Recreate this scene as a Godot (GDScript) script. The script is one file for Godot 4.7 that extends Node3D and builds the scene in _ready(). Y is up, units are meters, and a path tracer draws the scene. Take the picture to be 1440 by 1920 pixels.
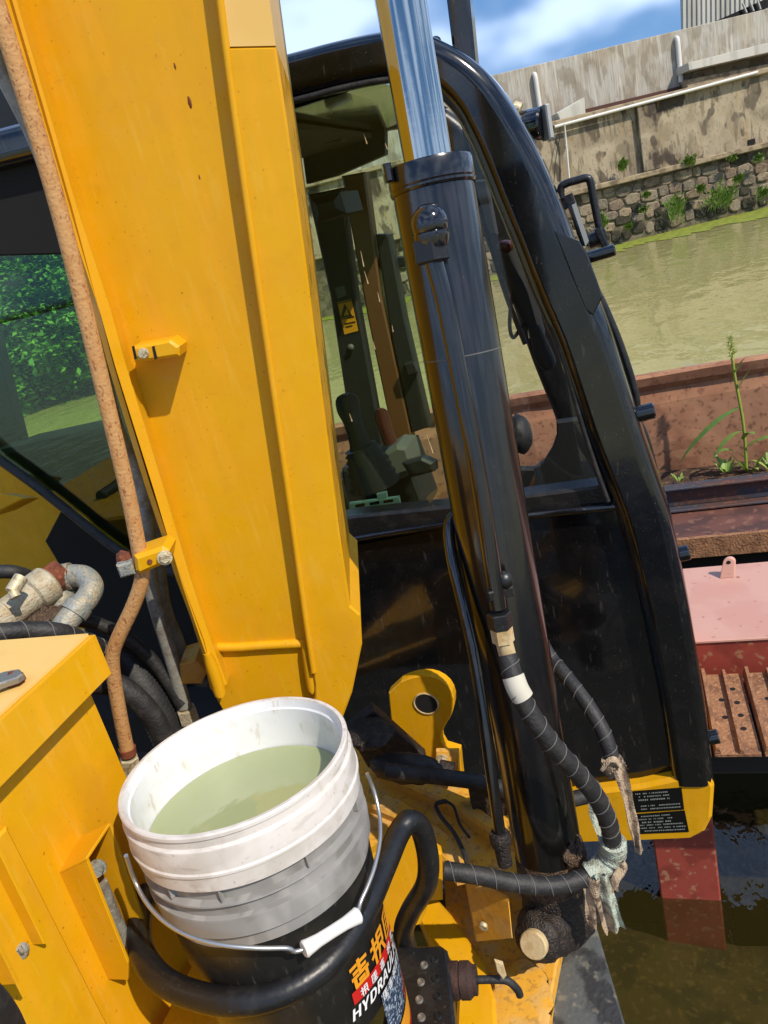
extends Node3D

# ---------------------------------------------------------------- view and planes
const F := 1450.0                      # focal length of the photograph in its own pixels
const YAW := 20.0
const PITCH := -20.0
const ROLL := -14.0
const EYE := Vector3(0, 2.6, 0)        # water surface lies at y = 0; +x is the front of the machine, -z its far (left) side
const SUN_TO := Vector3(0.605, 0.725, 0.33)

var CB: Basis
var FH: Vector3                        # level direction in which the camera looks
var BN: Vector3                        # normal of the boom's side plate (the boom is swung 18 degrees)
var BP: Vector3
var WN: Vector3
var WP: Vector3
var MT := {}
var rng := RandomNumberGenerator.new()

func ray(x: float, y: float) -> Vector3:
	return CB * Vector3((x - 720.0) / F, (960.0 - y) / F, -1.0)

func pz(x: float, y: float, d: float) -> Vector3:      # on the machine's lengthwise upright plane, d metres to the side
	var r := ray(x, y)
	return EYE + r * (d / -r.z)

func ph(x: float, y: float, h: float) -> Vector3:      # on an upright plane facing the viewer's heading, h metres off
	var r := ray(x, y)
	return EYE + r * (h / r.dot(FH))

func pl(x: float, y: float, lev: float) -> Vector3:    # on a level plane
	var r := ray(x, y)
	return EYE + r * ((lev - EYE.y) / r.y)

func px(x: float, y: float, xx: float) -> Vector3:     # on a crosswise upright plane
	var r := ray(x, y)
	return EYE + r * (xx / r.x)

func pb(x: float, y: float, e: float) -> Vector3:      # on the boom's side plate, e metres proud of it
	var r := ray(x, y)
	return EYE + r * ((BP + BN * e - EYE).dot(BN) / r.dot(BN))

func pw(x: float, y: float, e: float) -> Vector3:      # on the boom's web, which leans back a little towards the rear flange
	var r := ray(x, y)
	return EYE + r * ((WP + WN * e - EYE).dot(WN) / r.dot(WN))

func plist(fn: Callable, a: Array, k: float) -> PackedVector3Array:
	var o := PackedVector3Array()
	for i in range(0, a.size(), 2):
		o.append(fn.call(a[i], a[i + 1], k))
	return o

# ---------------------------------------------------------------- mesh maker
class M:
	var v := PackedVector3Array()
	var n := PackedVector3Array()
	var t := PackedVector2Array()
	var c := PackedColorArray()
	var tint := Color(1, 1, 1)
	var use_c := false

	func tri(a: Vector3, b: Vector3, d: Vector3, na: Vector3, nb: Vector3, nd: Vector3, ua := Vector2.ZERO, ub := Vector2.ZERO, ud := Vector2.ZERO) -> void:
		if (b - a).cross(d - a).dot(na + nb + nd) > 0.0:
			var s := b; b = d; d = s
			var sn := nb; nb = nd; nd = sn
			var su := ub; ub = ud; ud = su
		v.append(a); v.append(b); v.append(d)
		n.append(na); n.append(nb); n.append(nd)
		t.append(ua); t.append(ub); t.append(ud)
		if use_c:
			c.append(tint); c.append(tint); c.append(tint)

	func flat(a: Vector3, b: Vector3, d: Vector3, out: Vector3) -> void:
		var q := (b - a).cross(d - a)
		if q.length_squared() < 1e-16:
			return
		q = q.normalized()
		if q.dot(out) < 0.0:
			q = -q
		tri(a, b, d, q, q, q)

	func quad(a: Vector3, b: Vector3, d: Vector3, e: Vector3, out: Vector3) -> void:
		flat(a, b, d, out); flat(a, d, e, out)

	func basis2(p: PackedVector3Array) -> Array:
		var nn := Vector3.ZERO
		for i in p.size():
			nn += (p[i] - p[0]).cross(p[(i + 1) % p.size()] - p[0])
		nn = nn.normalized()
		var ax := (p[1] - p[0]).normalized()
		return [ax, nn.cross(ax).normalized(), nn]

	func cap(p: PackedVector3Array, out: Vector3, uvs := false) -> void:
		var b := basis2(p)
		var q := PackedVector2Array()
		for x in p:
			q.append(Vector2((x - p[0]).dot(b[0]), (x - p[0]).dot(b[1])))
		var ix := Geometry2D.triangulate_polygon(q)
		var nn: Vector3 = b[2]
		if nn.dot(out) < 0.0:
			nn = -nn
		for i in range(0, ix.size(), 3):
			tri(p[ix[i]], p[ix[i + 1]], p[ix[i + 2]], nn, nn, nn, q[ix[i]], q[ix[i + 1]], q[ix[i + 2]])

	func inset(p: PackedVector3Array, w: float) -> PackedVector3Array:
		var b := basis2(p)
		var nn: Vector3 = b[2]
		var o := PackedVector3Array()
		var k := p.size()
		for i in k:
			var e0 := (p[i] - p[(i - 1 + k) % k]).normalized()
			var e1 := (p[(i + 1) % k] - p[i]).normalized()
			var n0 := nn.cross(e0)
			var n1 := nn.cross(e1)
			var m := n0 + n1
			if m.length() < 0.2:
				o.append(p[i] + n0 * w)
				continue
			m = m.normalized()
			o.append(p[i] + m * (w / maxf(m.dot(n0), 0.45)))
		return o

	func prism(p: PackedVector3Array, back: Vector3, cham := 0.0, both := false) -> void:   # polygon p is the near face
		var bd := back.normalized()
		var rings := []
		if cham > 0.0:
			rings.append(inset(p, cham))
			var r := PackedVector3Array()
			for x in p:
				r.append(x + bd * cham)
			rings.append(r)
		else:
			rings.append(p)
		var q := PackedVector3Array()
		var q2 := PackedVector3Array()
		for x in p:
			q.append(x + back - (bd * cham if both else Vector3.ZERO))
			q2.append(x + back)
		rings.append(q)
		if both and cham > 0.0:
			rings.append(inset(q2, cham))
		var cen := Vector3.ZERO
		for x in p:
			cen += x / p.size()
		cap(rings[0], -back)
		cap(rings[-1], back)
		var b := basis2(p)
		var nn: Vector3 = b[2]
		for k in rings.size() - 1:
			for i in p.size():
				var j := (i + 1) % p.size()
				var outw := -(nn.cross(p[j] - p[i]))
				quad(rings[k][i], rings[k][j], rings[k + 1][j], rings[k + 1][i], outw + (-bd * outw.length() * 0.5 if k == 0 and cham > 0.0 else Vector3.ZERO))

	func box(cen: Vector3, bs: Basis, size: Vector3, cham := 0.0) -> void:
		var h := size * 0.5
		var p := PackedVector3Array()
		for s in [[-1, -1], [1, -1], [1, 1], [-1, 1]]:
			p.append(cen + bs * Vector3(h.x * s[0], h.y * s[1], h.z))
		prism(p, bs * Vector3(0, 0, -size.z), cham, cham > 0.0)

	func frames(p: PackedVector3Array) -> Array:
		var o := []
		var t0 := (p[1] - p[0]).normalized()
		var u := t0.cross(Vector3.UP if absf(t0.y) < 0.9 else Vector3.RIGHT).normalized()
		for i in p.size():
			var tg := (p[mini(i + 1, p.size() - 1)] - p[maxi(i - 1, 0)]).normalized()
			u = (u - tg * u.dot(tg)).normalized()
			o.append([tg, u, tg.cross(u)])
		return o

	func tube(p: PackedVector3Array, r: Variant, seg := 12, caps := true) -> void:
		var fr := frames(p)
		var lng := 0.0
		var k := p.size()
		for i in k - 1:
			var ra: float = r[i] if r is Array else r
			var rb: float = r[i + 1] if r is Array else r
			var d := p[i].distance_to(p[i + 1])
			for s in seg:
				var a0 := TAU * s / seg
				var a1 := TAU * (s + 1) / seg
				var na0: Vector3 = fr[i][1] * cos(a0) + fr[i][2] * sin(a0)
				var na1: Vector3 = fr[i][1] * cos(a1) + fr[i][2] * sin(a1)
				var nb0: Vector3 = fr[i + 1][1] * cos(a0) + fr[i + 1][2] * sin(a0)
				var nb1: Vector3 = fr[i + 1][1] * cos(a1) + fr[i + 1][2] * sin(a1)
				var u0 := Vector2(float(s) / seg, lng)
				var u1 := Vector2(float(s + 1) / seg, lng)
				var w0 := Vector2(float(s) / seg, lng + d)
				var w1 := Vector2(float(s + 1) / seg, lng + d)
				tri(p[i] + na0 * ra, p[i] + na1 * ra, p[i + 1] + nb1 * rb, na0, na1, nb1, u0, u1, w1)
				tri(p[i] + na0 * ra, p[i + 1] + nb1 * rb, p[i + 1] + nb0 * rb, na0, nb1, nb0, u0, w1, w0)
			lng += d
		if caps:
			for e in [0, k - 1]:
				var rr: float = r[e] if r is Array else r
				var nn: Vector3 = -fr[0][0] if e == 0 else fr[k - 1][0]
				for s in seg:
					var a0 := TAU * s / seg
					var a1 := TAU * (s + 1) / seg
					tri(p[e], p[e] + (fr[e][1] * cos(a0) + fr[e][2] * sin(a0)) * rr, p[e] + (fr[e][1] * cos(a1) + fr[e][2] * sin(a1)) * rr, nn, nn, nn)

	func lathe(prof: Array, o: Vector3, axis: Vector3, seg := 32, hard := 0.8) -> void:   # prof: [radius, height] pairs
		var ax := axis.normalized()
		var u := ax.cross(Vector3.BACK if absf(ax.z) < 0.9 else Vector3.RIGHT).normalized()
		var w := ax.cross(u)
		var k := prof.size()
		var sn := []
		for i in k - 1:
			var d := Vector2(prof[i + 1][0] - prof[i][0], prof[i + 1][1] - prof[i][1]).normalized()
			sn.append(Vector2(d.y, -d.x))
		for i in k - 1:
			if Vector2(prof[i + 1][0] - prof[i][0], prof[i + 1][1] - prof[i][1]).length() < 1e-7:
				continue
			var n0: Vector2 = sn[i]
			var n1: Vector2 = sn[i]
			if i > 0 and sn[i - 1].dot(sn[i]) > hard:
				n0 = (sn[i - 1] + sn[i]).normalized()
			if i < k - 2 and sn[i + 1].dot(sn[i]) > hard:
				n1 = (sn[i + 1] + sn[i]).normalized()
			for s in seg:
				var a0 := TAU * s / seg
				var a1 := TAU * (s + 1) / seg
				var d0 := u * cos(a0) + w * sin(a0)
				var d1 := u * cos(a1) + w * sin(a1)
				var p00: Vector3 = o + d0 * prof[i][0] + ax * prof[i][1]
				var p01: Vector3 = o + d1 * prof[i][0] + ax * prof[i][1]
				var p10: Vector3 = o + d0 * prof[i + 1][0] + ax * prof[i + 1][1]
				var p11: Vector3 = o + d1 * prof[i + 1][0] + ax * prof[i + 1][1]
				var q0 := Vector2(float(s) / seg, prof[i][1])
				var q1 := Vector2(float(s + 1) / seg, prof[i][1])
				var q2 := Vector2(float(s) / seg, prof[i + 1][1])
				var q3 := Vector2(float(s + 1) / seg, prof[i + 1][1])
				if prof[i][0] > 1e-6:
					tri(p00, p01, p11, d0 * n0.x + ax * n0.y, d1 * n0.x + ax * n0.y, d1 * n1.x + ax * n1.y, q0, q1, q3)
				if prof[i + 1][0] > 1e-6:
					tri(p00, p11, p10, d0 * n0.x + ax * n0.y, d1 * n1.x + ax * n1.y, d0 * n1.x + ax * n1.y, q0, q3, q2)

	func hexnut(cen: Vector3, axis: Vector3, r: float, h: float, cham := 0.0) -> void:
		var ax := axis.normalized()
		var u := ax.cross(Vector3.UP if absf(ax.y) < 0.9 else Vector3.RIGHT).normalized()
		var w := ax.cross(u)
		var p := PackedVector3Array()
		for i in 6:
			p.append(cen + ax * h * 0.5 + (u * cos(TAU * i / 6.0 + 0.3) + w * sin(TAU * i / 6.0 + 0.3)) * r)
		prism(p, -ax * h, cham if cham > 0.0 else r * 0.08, true)

	func blob(cen: Vector3, bs: Basis, rad: Vector3, amp: float, sd: int, fq := 2.0, seg := 20) -> void:
		var nz := FastNoiseLite.new()
		nz.seed = sd
		nz.frequency = fq
		nz.fractal_octaves = 4
		var g := []
		for i in seg / 2 + 1:
			var row := []
			for j in seg:
				var a := PI * i / (seg / 2)
				var b := TAU * j / seg
				var d := Vector3(sin(a) * cos(b), cos(a), sin(a) * sin(b))
				var k := 1.0 + amp * nz.get_noise_3d(d.x, d.y, d.z)
				row.append(cen + bs * (d * rad * k))
			g.append(row)
		for i in seg / 2:
			for j in seg:
				var jj := (j + 1) % seg
				var cc: Vector3 = (g[i][j] + g[i + 1][jj]) * 0.5 - cen
				var nn := func(ii: int, kk: int) -> Vector3:
					var du: Vector3 = g[ii][(kk + 1) % seg] - g[ii][(kk - 1 + seg) % seg]
					var dv: Vector3 = g[mini(ii + 1, seg / 2)][kk] - g[maxi(ii - 1, 0)][kk]
					var q := du.cross(dv)
					if q.length_squared() < 1e-14:
						return (g[ii][kk] - cen).normalized()
					q = q.normalized()
					return q if q.dot(g[ii][kk] - cen) > 0 else -q
				tri(g[i][j], g[i][jj], g[i + 1][jj], nn.call(i, j), nn.call(i, jj), nn.call(i + 1, jj))
				tri(g[i][j], g[i + 1][jj], g[i + 1][j], nn.call(i, j), nn.call(i + 1, jj), nn.call(i + 1, j))

	func grid(g: Array, closed: bool, out: Callable, two_sided := 0.0) -> void:   # smooth surface through rows of points; out gives a rough outward direction
		var rows := g.size()
		var k: int = g[0].size()
		var nn := []
		for i in rows:
			var r := []
			for j in k:
				var ja := (j - 1 + k) % k if closed else maxi(j - 1, 0)
				var jb := (j + 1) % k if closed else mini(j + 1, k - 1)
				var q: Vector3 = (g[i][jb] - g[i][ja]).cross(g[mini(i + 1, rows - 1)][j] - g[maxi(i - 1, 0)][j])
				q = q.normalized() if q.length_squared() > 1e-16 else Vector3.UP
				r.append(q if q.dot(out.call(i, g[i][j])) > 0 else -q)
			nn.append(r)
		for i in rows - 1:
			for j in (k if closed else k - 1):
				var jj := (j + 1) % k
				tri(g[i][j], g[i][jj], g[i + 1][jj], nn[i][j], nn[i][jj], nn[i + 1][jj])
				tri(g[i][j], g[i + 1][jj], g[i + 1][j], nn[i][j], nn[i + 1][jj], nn[i + 1][j])
				if two_sided > 0.0:
					var s0: Vector3 = nn[i][j] * two_sided
					var s1: Vector3 = nn[i][jj] * two_sided
					var s2: Vector3 = nn[i + 1][jj] * two_sided
					var s3: Vector3 = nn[i + 1][j] * two_sided
					tri(g[i][j] - s0, g[i][jj] - s1, g[i + 1][jj] - s2, -nn[i][j], -nn[i][jj], -nn[i + 1][jj])
					tri(g[i][j] - s0, g[i + 1][jj] - s2, g[i + 1][j] - s3, -nn[i][j], -nn[i + 1][jj], -nn[i + 1][j])

	func crusty(p: PackedVector3Array, r: Array, amp: float, sd: int, fq: float, seg := 32) -> void:   # a lumpy round bar
		var nz := FastNoiseLite.new()
		nz.seed = sd
		nz.frequency = fq
		nz.fractal_octaves = 4
		var fr := frames(p)
		var g := []
		for i in p.size():
			var row := []
			for s in seg:
				var a := TAU * s / seg
				var d: Vector3 = fr[i][1] * cos(a) + fr[i][2] * sin(a)
				var q: Vector3 = p[i] + d * r[i]
				row.append(p[i] + d * r[i] * (1.0 + amp * nz.get_noise_3dv(q)))
			g.append(row)
		var e0 := []
		var e1 := []
		for s in seg:
			e0.append(p[0]); e1.append(p[p.size() - 1])
		g.push_front(e0)
		g.append(e1)
		grid(g, true, func(i: int, q: Vector3) -> Vector3: return -fr[0][0] if i == 0 else fr[-1][0] if i == g.size() - 1 else q - p[clampi(i - 1, 0, p.size() - 1)])

	func sweep(p: PackedVector3Array, side: Vector3, w: Variant, d: float, rc: float) -> void:   # rounded bar: w across, d along side
		var seg := 4
		for i in p.size() - 1:
			var ring := []
			for e in 2:
				var k := i + e
				var tg := (p[mini(k + 1, p.size() - 1)] - p[maxi(k - 1, 0)]).normalized()
				var cr := tg.cross(side).normalized()
				var ww: float = (w[k] if w is Array else w) * 0.5 - rc
				var dd := d * 0.5 - rc
				var ps := []
				for qd in 4:
					var sx: float = [1, -1, -1, 1][qd]
					var sy: float = [1, 1, -1, -1][qd]
					for s in seg + 1:
						var a := PI / 2 * (qd + float(s) / seg)
						var nn := cr * cos(a) + side * sin(a)
						ps.append([p[k] + cr * ww * sx + side * dd * sy + nn * rc, nn])
				ring.append(ps)
			var m: int = ring[0].size()
			for j in m:
				var jj := (j + 1) % m
				tri(ring[0][j][0], ring[0][jj][0], ring[1][jj][0], ring[0][j][1], ring[0][jj][1], ring[1][jj][1])
				tri(ring[0][j][0], ring[1][jj][0], ring[1][j][0], ring[0][j][1], ring[1][jj][1], ring[1][j][1])
			if i == 0 or i == p.size() - 2:
				var e := 0 if i == 0 else 1
				var ce := p[i + e]
				var tg2 := (p[i + 1] - p[i]).normalized() * (-1.0 if e == 0 else 1.0)
				for j in m:
					tri(ce, ring[e][j][0], ring[e][(j + 1) % m][0], tg2, tg2, tg2)

	func mesh() -> ArrayMesh:
		var a := []
		a.resize(Mesh.ARRAY_MAX)
		a[Mesh.ARRAY_VERTEX] = v
		a[Mesh.ARRAY_NORMAL] = n
		a[Mesh.ARRAY_TEX_UV] = t
		if use_c:
			a[Mesh.ARRAY_COLOR] = c
		var m := ArrayMesh.new()
		m.add_surface_from_arrays(Mesh.PRIMITIVE_TRIANGLES, a)
		return m

func smooth(p: PackedVector3Array, sub := 5) -> PackedVector3Array:
	var o := PackedVector3Array()
	var k := p.size()
	for i in k - 1:
		var a := p[maxi(i - 1, 0)]
		var b := p[i]
		var c := p[i + 1]
		var d := p[mini(i + 2, k - 1)]
		for s in sub:
			o.append(b.cubic_interpolate(c, a, d, float(s) / sub))
	o.append(p[k - 1])
	return o

# ---------------------------------------------------------------- nodes
func thing(called: String, label: String, category: String, at: Vector3, group := "") -> Node3D:
	var o := Node3D.new()
	o.name = numbered(called)
	add_child(o)
	o.position = at
	o.set_meta("label", label)
	o.set_meta("category", category)
	if group:
		o.set_meta("group", group)
	return o

func numbered(s: String) -> String:
	if not has_node(NodePath(s)):
		return s
	var i := 1
	while has_node(NodePath("%s_%03d" % [s, i])):
		i += 1
	return "%s_%03d" % [s, i]

func part(called: String, m: Variant, material: Material, parent: Node3D, label := "") -> MeshInstance3D:
	var o := MeshInstance3D.new()
	var nm := called
	var i := 1
	while parent.has_node(NodePath(nm)):
		nm = "%s_%03d" % [called, i]
		i += 1
	o.name = nm
	o.mesh = m.mesh() if m is M else m
	o.material_override = material
	parent.add_child(o, true)
	if parent.get_parent() == self:
		o.position = -parent.position
	if label:
		o.set_meta("label", label)
	return o

func single(called: String, m: Variant, material: Material, label: String, category: String, group := "") -> MeshInstance3D:
	var o := part(called if not has_node(NodePath(called)) else numbered(called), m, material, self)
	o.position = Vector3.ZERO
	o.set_meta("label", label)
	o.set_meta("category", category)
	if group:
		o.set_meta("group", group)
	return o

func structure(called: String, m: Variant, material: Material, kind := "structure") -> MeshInstance3D:
	var o := part(called, m, material, self)
	o.position = Vector3.ZERO
	o.set_meta("kind", kind)
	return o

# ---------------------------------------------------------------- materials
func noise_bytes(w: int, h: int, sd: int, fq: float, oc: int, sx := 1, sy := 1) -> PackedByteArray:
	var nz := FastNoiseLite.new()
	nz.seed = sd
	nz.noise_type = FastNoiseLite.TYPE_SIMPLEX_SMOOTH
	nz.frequency = fq
	nz.fractal_octaves = oc
	var im := nz.get_seamless_image(maxi(w / sx, 8), maxi(h / sy, 8))
	im.convert(Image.FORMAT_L8)
	if sx > 1 or sy > 1:
		im.resize(w, h, Image.INTERPOLATE_CUBIC)
	return im.get_data()

# layers: [seed, frequency, octaves, colour, low, high, amount, stretch x, stretch y]
func tex(w: int, h: int, base: Color, layers: Array) -> ImageTexture:
	var r := PackedFloat32Array(); r.resize(w * h); r.fill(base.r)
	var g := PackedFloat32Array(); g.resize(w * h); g.fill(base.g)
	var b := PackedFloat32Array(); b.resize(w * h); b.fill(base.b)
	for l in layers:
		var nb := noise_bytes(w, h, l[0], l[1], l[2], l[7] if l.size() > 7 else 1, l[8] if l.size() > 8 else 1)
		var lut := PackedFloat32Array()
		for i in 256:
			lut.append(smoothstep(l[4], l[5], i / 255.0) * l[6])
		var c: Color = l[3]
		for i in w * h:
			var k := lut[nb[i]]
			if k > 0.0:
				r[i] += (c.r - r[i]) * k
				g[i] += (c.g - g[i]) * k
				b[i] += (c.b - b[i]) * k
	var o := PackedByteArray()
	o.resize(w * h * 3)
	for i in w * h:
		o[i * 3] = int(clampf(r[i], 0, 1) * 255)
		o[i * 3 + 1] = int(clampf(g[i], 0, 1) * 255)
		o[i * 3 + 2] = int(clampf(b[i], 0, 1) * 255)
	return ImageTexture.create_from_image(Image.create_from_data(w, h, false, Image.FORMAT_RGB8, o))

func grey_tex(w: int, h: int, sd: int, fq: float, oc: int, sx := 1, sy := 1) -> ImageTexture:
	return ImageTexture.create_from_image(Image.create_from_data(w, h, false, Image.FORMAT_L8, noise_bytes(w, h, sd, fq, oc, sx, sy)))

func mat(called: String, col: Color, rough: float, metal := 0.0, t: Texture2D = null, sc := 1.0, bump: Texture2D = null, bh := 0.0, bsc := 0.0) -> StandardMaterial3D:
	var m := StandardMaterial3D.new()
	m.resource_name = called
	m.albedo_color = col
	m.roughness = rough
	m.metallic = metal
	if t or bump:
		m.uv1_triplanar = true
		m.uv1_world_triplanar = true
		m.uv1_scale = Vector3.ONE * sc
	if t:
		m.albedo_texture = t
	if bump:
		m.heightmap_enabled = true
		m.heightmap_texture = bump
		m.heightmap_scale = bh
	MT[called] = m
	return m

func _ready() -> void:
	rng.seed = 11
	CB = Basis(Vector3.UP, deg_to_rad(YAW)) * Basis(Vector3.RIGHT, deg_to_rad(PITCH)) * Basis(Vector3.BACK, deg_to_rad(ROLL))
	FH = Vector3(-sin(deg_to_rad(YAW)), 0, -cos(deg_to_rad(YAW)))
	BN = Vector3(sin(deg_to_rad(18.0)), 0, cos(deg_to_rad(18.0)))
	BP = EYE + FH * 1.15
	WP = pb(440, 0, -0.022)
	var edge := (pb(600, 1325, -0.022) - WP).normalized()
	WN = BN.rotated(edge, 0.125)
	if WN.x > BN.x:
		WN = BN.rotated(edge, -0.125)
	var cam := Camera3D.new()
	cam.name = "camera"
	cam.transform = Transform3D(CB, EYE)
	cam.fov = rad_to_deg(2.0 * atan(960.0 / F))
	cam.near = 0.02
	cam.far = 600.0
	add_child(cam)
	cam.current = true
	var sun := DirectionalLight3D.new()
	sun.name = "sun"
	sun.light_energy = 1.55
	sun.light_color = Color(1.0, 0.955, 0.89)
	sun.light_angular_distance = 0.5
	sun.shadow_enabled = true
	add_child(sun)
	sun.look_at_from_position(Vector3.ZERO, -SUN_TO, Vector3.UP)
	var sm := ProceduralSkyMaterial.new()
	sm.sky_top_color = Color(0.35, 0.55, 0.81)
	sm.sky_horizon_color = Color(0.56, 0.73, 0.90)
	sm.sky_curve = 0.12
	sm.ground_bottom_color = Color(0.32, 0.31, 0.25)
	sm.ground_horizon_color = Color(0.45, 0.46, 0.42)
	sm.sky_energy_multiplier = 1.0
	sm.sky_cover = clouds()
	sm.sky_cover_modulate = Color(1, 1, 1, 0.75)
	var sky := Sky.new()
	sky.sky_material = sm
	var env := Environment.new()
	env.background_mode = Environment.BG_SKY
	env.sky = sky
	env.tonemap_mode = Environment.TONE_MAPPER_LINEAR
	env.tonemap_exposure = 1.02
	env.sdfgi_enabled = true
	env.ssao_enabled = true
	env.ssil_enabled = true
	var we := WorldEnvironment.new()
	we.name = "environment"
	we.environment = env
	add_child(we)
	materials()
	far_bank()
	river()
	barge()
	excavator()
	pail()
	rags()

func clouds() -> ImageTexture:
	var w := 1024
	var h := 512
	var nz := FastNoiseLite.new()
	nz.seed = 5
	nz.noise_type = FastNoiseLite.TYPE_SIMPLEX_SMOOTH
	nz.frequency = 1.5
	nz.fractal_octaves = 6
	nz.fractal_gain = 0.52
	var o := PackedByteArray()
	o.resize(w * h * 4)
	for j in h:
		var el := (0.5 - (j + 0.5) / h) * PI
		for i in w:
			var az := ((i + 0.5) / w - 0.5) * TAU
			var k := 0.0
			if el > -0.05:
				var d := Vector3(sin(az) * cos(el), sin(el), -cos(az) * cos(el))
				var q := d / (d.y + 0.28)
				var f := nz.get_noise_3d(q.x + 3.0, d.y * 2.4, q.z) * 0.5 + 0.5
				k = smoothstep(0.38, 0.68, f) * smoothstep(-0.05, 0.03, el)
			var at := (j * w + i) * 4
			o[at] = 236
			o[at + 1] = 240
			o[at + 2] = 246
			o[at + 3] = int(k * 255)
	return ImageTexture.create_from_image(Image.create_from_data(w, h, false, Image.FORMAT_RGBA8, o))

func materials() -> void:
	var dust := grey_tex(256, 256, 3, 0.02, 5)
	var fine := grey_tex(256, 256, 4, 0.12, 4)
	var blotch := grey_tex(256, 256, 6, 0.035, 5)
	var ytex := tex(512, 512, Color(0.815, 0.60, 0.06), [
		[21, 0.006, 4, Color(0.81, 0.58, 0.08), 0.42, 0.72, 0.5],
		[22, 0.02, 4, Color(0.87, 0.62, 0.12), 0.55, 0.80, 0.4, 1, 6],
		[24, 0.012, 4, Color(0.77, 0.55, 0.14), 0.60, 0.80, 0.3, 1, 10],
		[23, 0.11, 3, Color(0.50, 0.33, 0.10), 0.82, 0.90, 0.7],
		[25, 0.09, 4, Color(0.82, 0.65, 0.30), 0.72, 0.84, 0.35, 1, 14],
		[26, 0.016, 5, Color(0.75, 0.54, 0.12), 0.66, 0.84, 0.2],
	])
	var y := mat("yellow_paint", Color(1, 1, 1), 0.42, 0.0, ytex, 1.7, dust, 0.05)
	y.roughness_texture = blotch
	y.roughness_texture_channel = BaseMaterial3D.TEXTURE_CHANNEL_RED
	y.roughness = 0.85
	y.metallic_specular = 0.35
	mat("yellow_dusty", Color(1, 1, 1), 0.8, 0.0, tex(512, 512, Color(0.83, 0.60, 0.16), [
		[31, 0.01, 5, Color(0.78, 0.61, 0.34), 0.40, 0.68, 0.85],
		[32, 0.03, 5, Color(0.55, 0.40, 0.22), 0.60, 0.82, 0.5],
		[33, 0.10, 3, Color(0.28, 0.20, 0.13), 0.80, 0.90, 0.6],
	]), 2.6, fine, 0.05)
	mat("yellow_pale", Color(1, 1, 1), 0.5, 0.0, tex(128, 128, Color(0.86, 0.71, 0.41), [[35, 0.02, 4, Color(0.83, 0.66, 0.33), 0.4, 0.7, 0.6]]), 2.0)  # pale yellow; on the tool box lid it serves as painted glare
	mat("tan_rusty_pipe", Color(1, 1, 1), 0.75, 0.0, tex(512, 512, Color(0.71, 0.545, 0.345), [
		[41, 0.012, 4, Color(0.68, 0.48, 0.27), 0.45, 0.7, 0.7],
		[42, 0.05, 5, Color(0.43, 0.20, 0.11), 0.74, 0.82, 0.7, 1, 3],
		[43, 0.06, 5, Color(0.42, 0.21, 0.12), 0.74, 0.83, 0.75, 1, 2],
	]), 5.0, fine, 0.1)
	mat("rust", Color(1, 1, 1), 0.9, 0.0, tex(256, 256, Color(0.45, 0.23, 0.13), [[45, 0.03, 5, Color(0.27, 0.13, 0.08), 0.45, 0.7, 0.9], [46, 0.08, 4, Color(0.62, 0.36, 0.2), 0.6, 0.8, 0.7]]), 4.0, fine, 0.2)
	var bg := mat("black_gloss_paint", Color(1, 1, 1), 0.13, 0.0, tex(512, 512, Color(0.055, 0.055, 0.062), [
		[51, 0.01, 4, Color(0.12, 0.11, 0.105), 0.48, 0.75, 0.5],
		[52, 0.17, 2, Color(0.52, 0.50, 0.46), 0.865, 0.91, 0.8],
		[53, 0.05, 3, Color(0.30, 0.28, 0.25), 0.80, 0.88, 0.5, 1, 6],
	]), 2.2, dust, 0.03)
	bg.clearcoat_enabled = true
	bg.clearcoat = 0.6
	bg.clearcoat_roughness = 0.05
	var bb := mat("black_barrel_paint", Color(1, 1, 1), 0.22, 0.0, tex(512, 512, Color(0.055, 0.048, 0.046), [
		[54, 0.01, 4, Color(0.105, 0.085, 0.075), 0.45, 0.75, 0.7],
		[55, 0.17, 2, Color(0.55, 0.52, 0.48), 0.87, 0.92, 0.8],
		[56, 0.03, 4, Color(0.22, 0.18, 0.15), 0.70, 0.88, 0.4, 1, 5],
	]), 2.6, dust, 0.008)
	bb.clearcoat_enabled = true
	bb.clearcoat = 0.7
	bb.clearcoat_roughness = 0.08
	mat("black_satin", Color(1, 1, 1), 0.38, 0.0, tex(256, 256, Color(0.085, 0.085, 0.09), [[57, 0.02, 4, Color(0.16, 0.155, 0.145), 0.5, 0.75, 0.6], [58, 0.14, 2, Color(0.45, 0.43, 0.38), 0.84, 0.92, 0.6]]), 3.0, fine, 0.06)
	mat("rubber", Color(1, 1, 1), 0.62, 0.0, tex(256, 256, Color(0.11, 0.11, 0.115), [[59, 0.02, 4, Color(0.22, 0.21, 0.195), 0.5, 0.78, 0.8]]), 5.0, fine, 0.1)
	mat("interior_black", Color(0.10, 0.105, 0.10), 0.6, 0.0, null, 1.0, fine, 0.05)
	mat("interior_grey", Color(0.34, 0.34, 0.31), 0.6)
	mat("headliner", Color(0.25, 0.225, 0.175), 0.9)
	mat("lever_brown", Color(0.26, 0.11, 0.07), 0.35)
	mat("floor_plate_teal", Color(0.56, 0.66, 0.62), 0.5)
	mat("chrome", Color(0.70, 0.715, 0.70), 0.10, 1.0, null, 6.0, grey_tex(256, 256, 61, 0.03, 3, 8, 1), 0.004)
	mat("steel", Color(0.60, 0.58, 0.54), 0.42, 0.8, null, 8.0, fine, 0.05)
	mat("zinc_bolt", Color(1, 1, 1), 0.5, 0.3, tex(128, 128, Color(0.74, 0.70, 0.58), [[62, 0.05, 4, Color(0.45, 0.36, 0.25), 0.55, 0.8, 0.8]]), 12.0, fine, 0.1)
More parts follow.
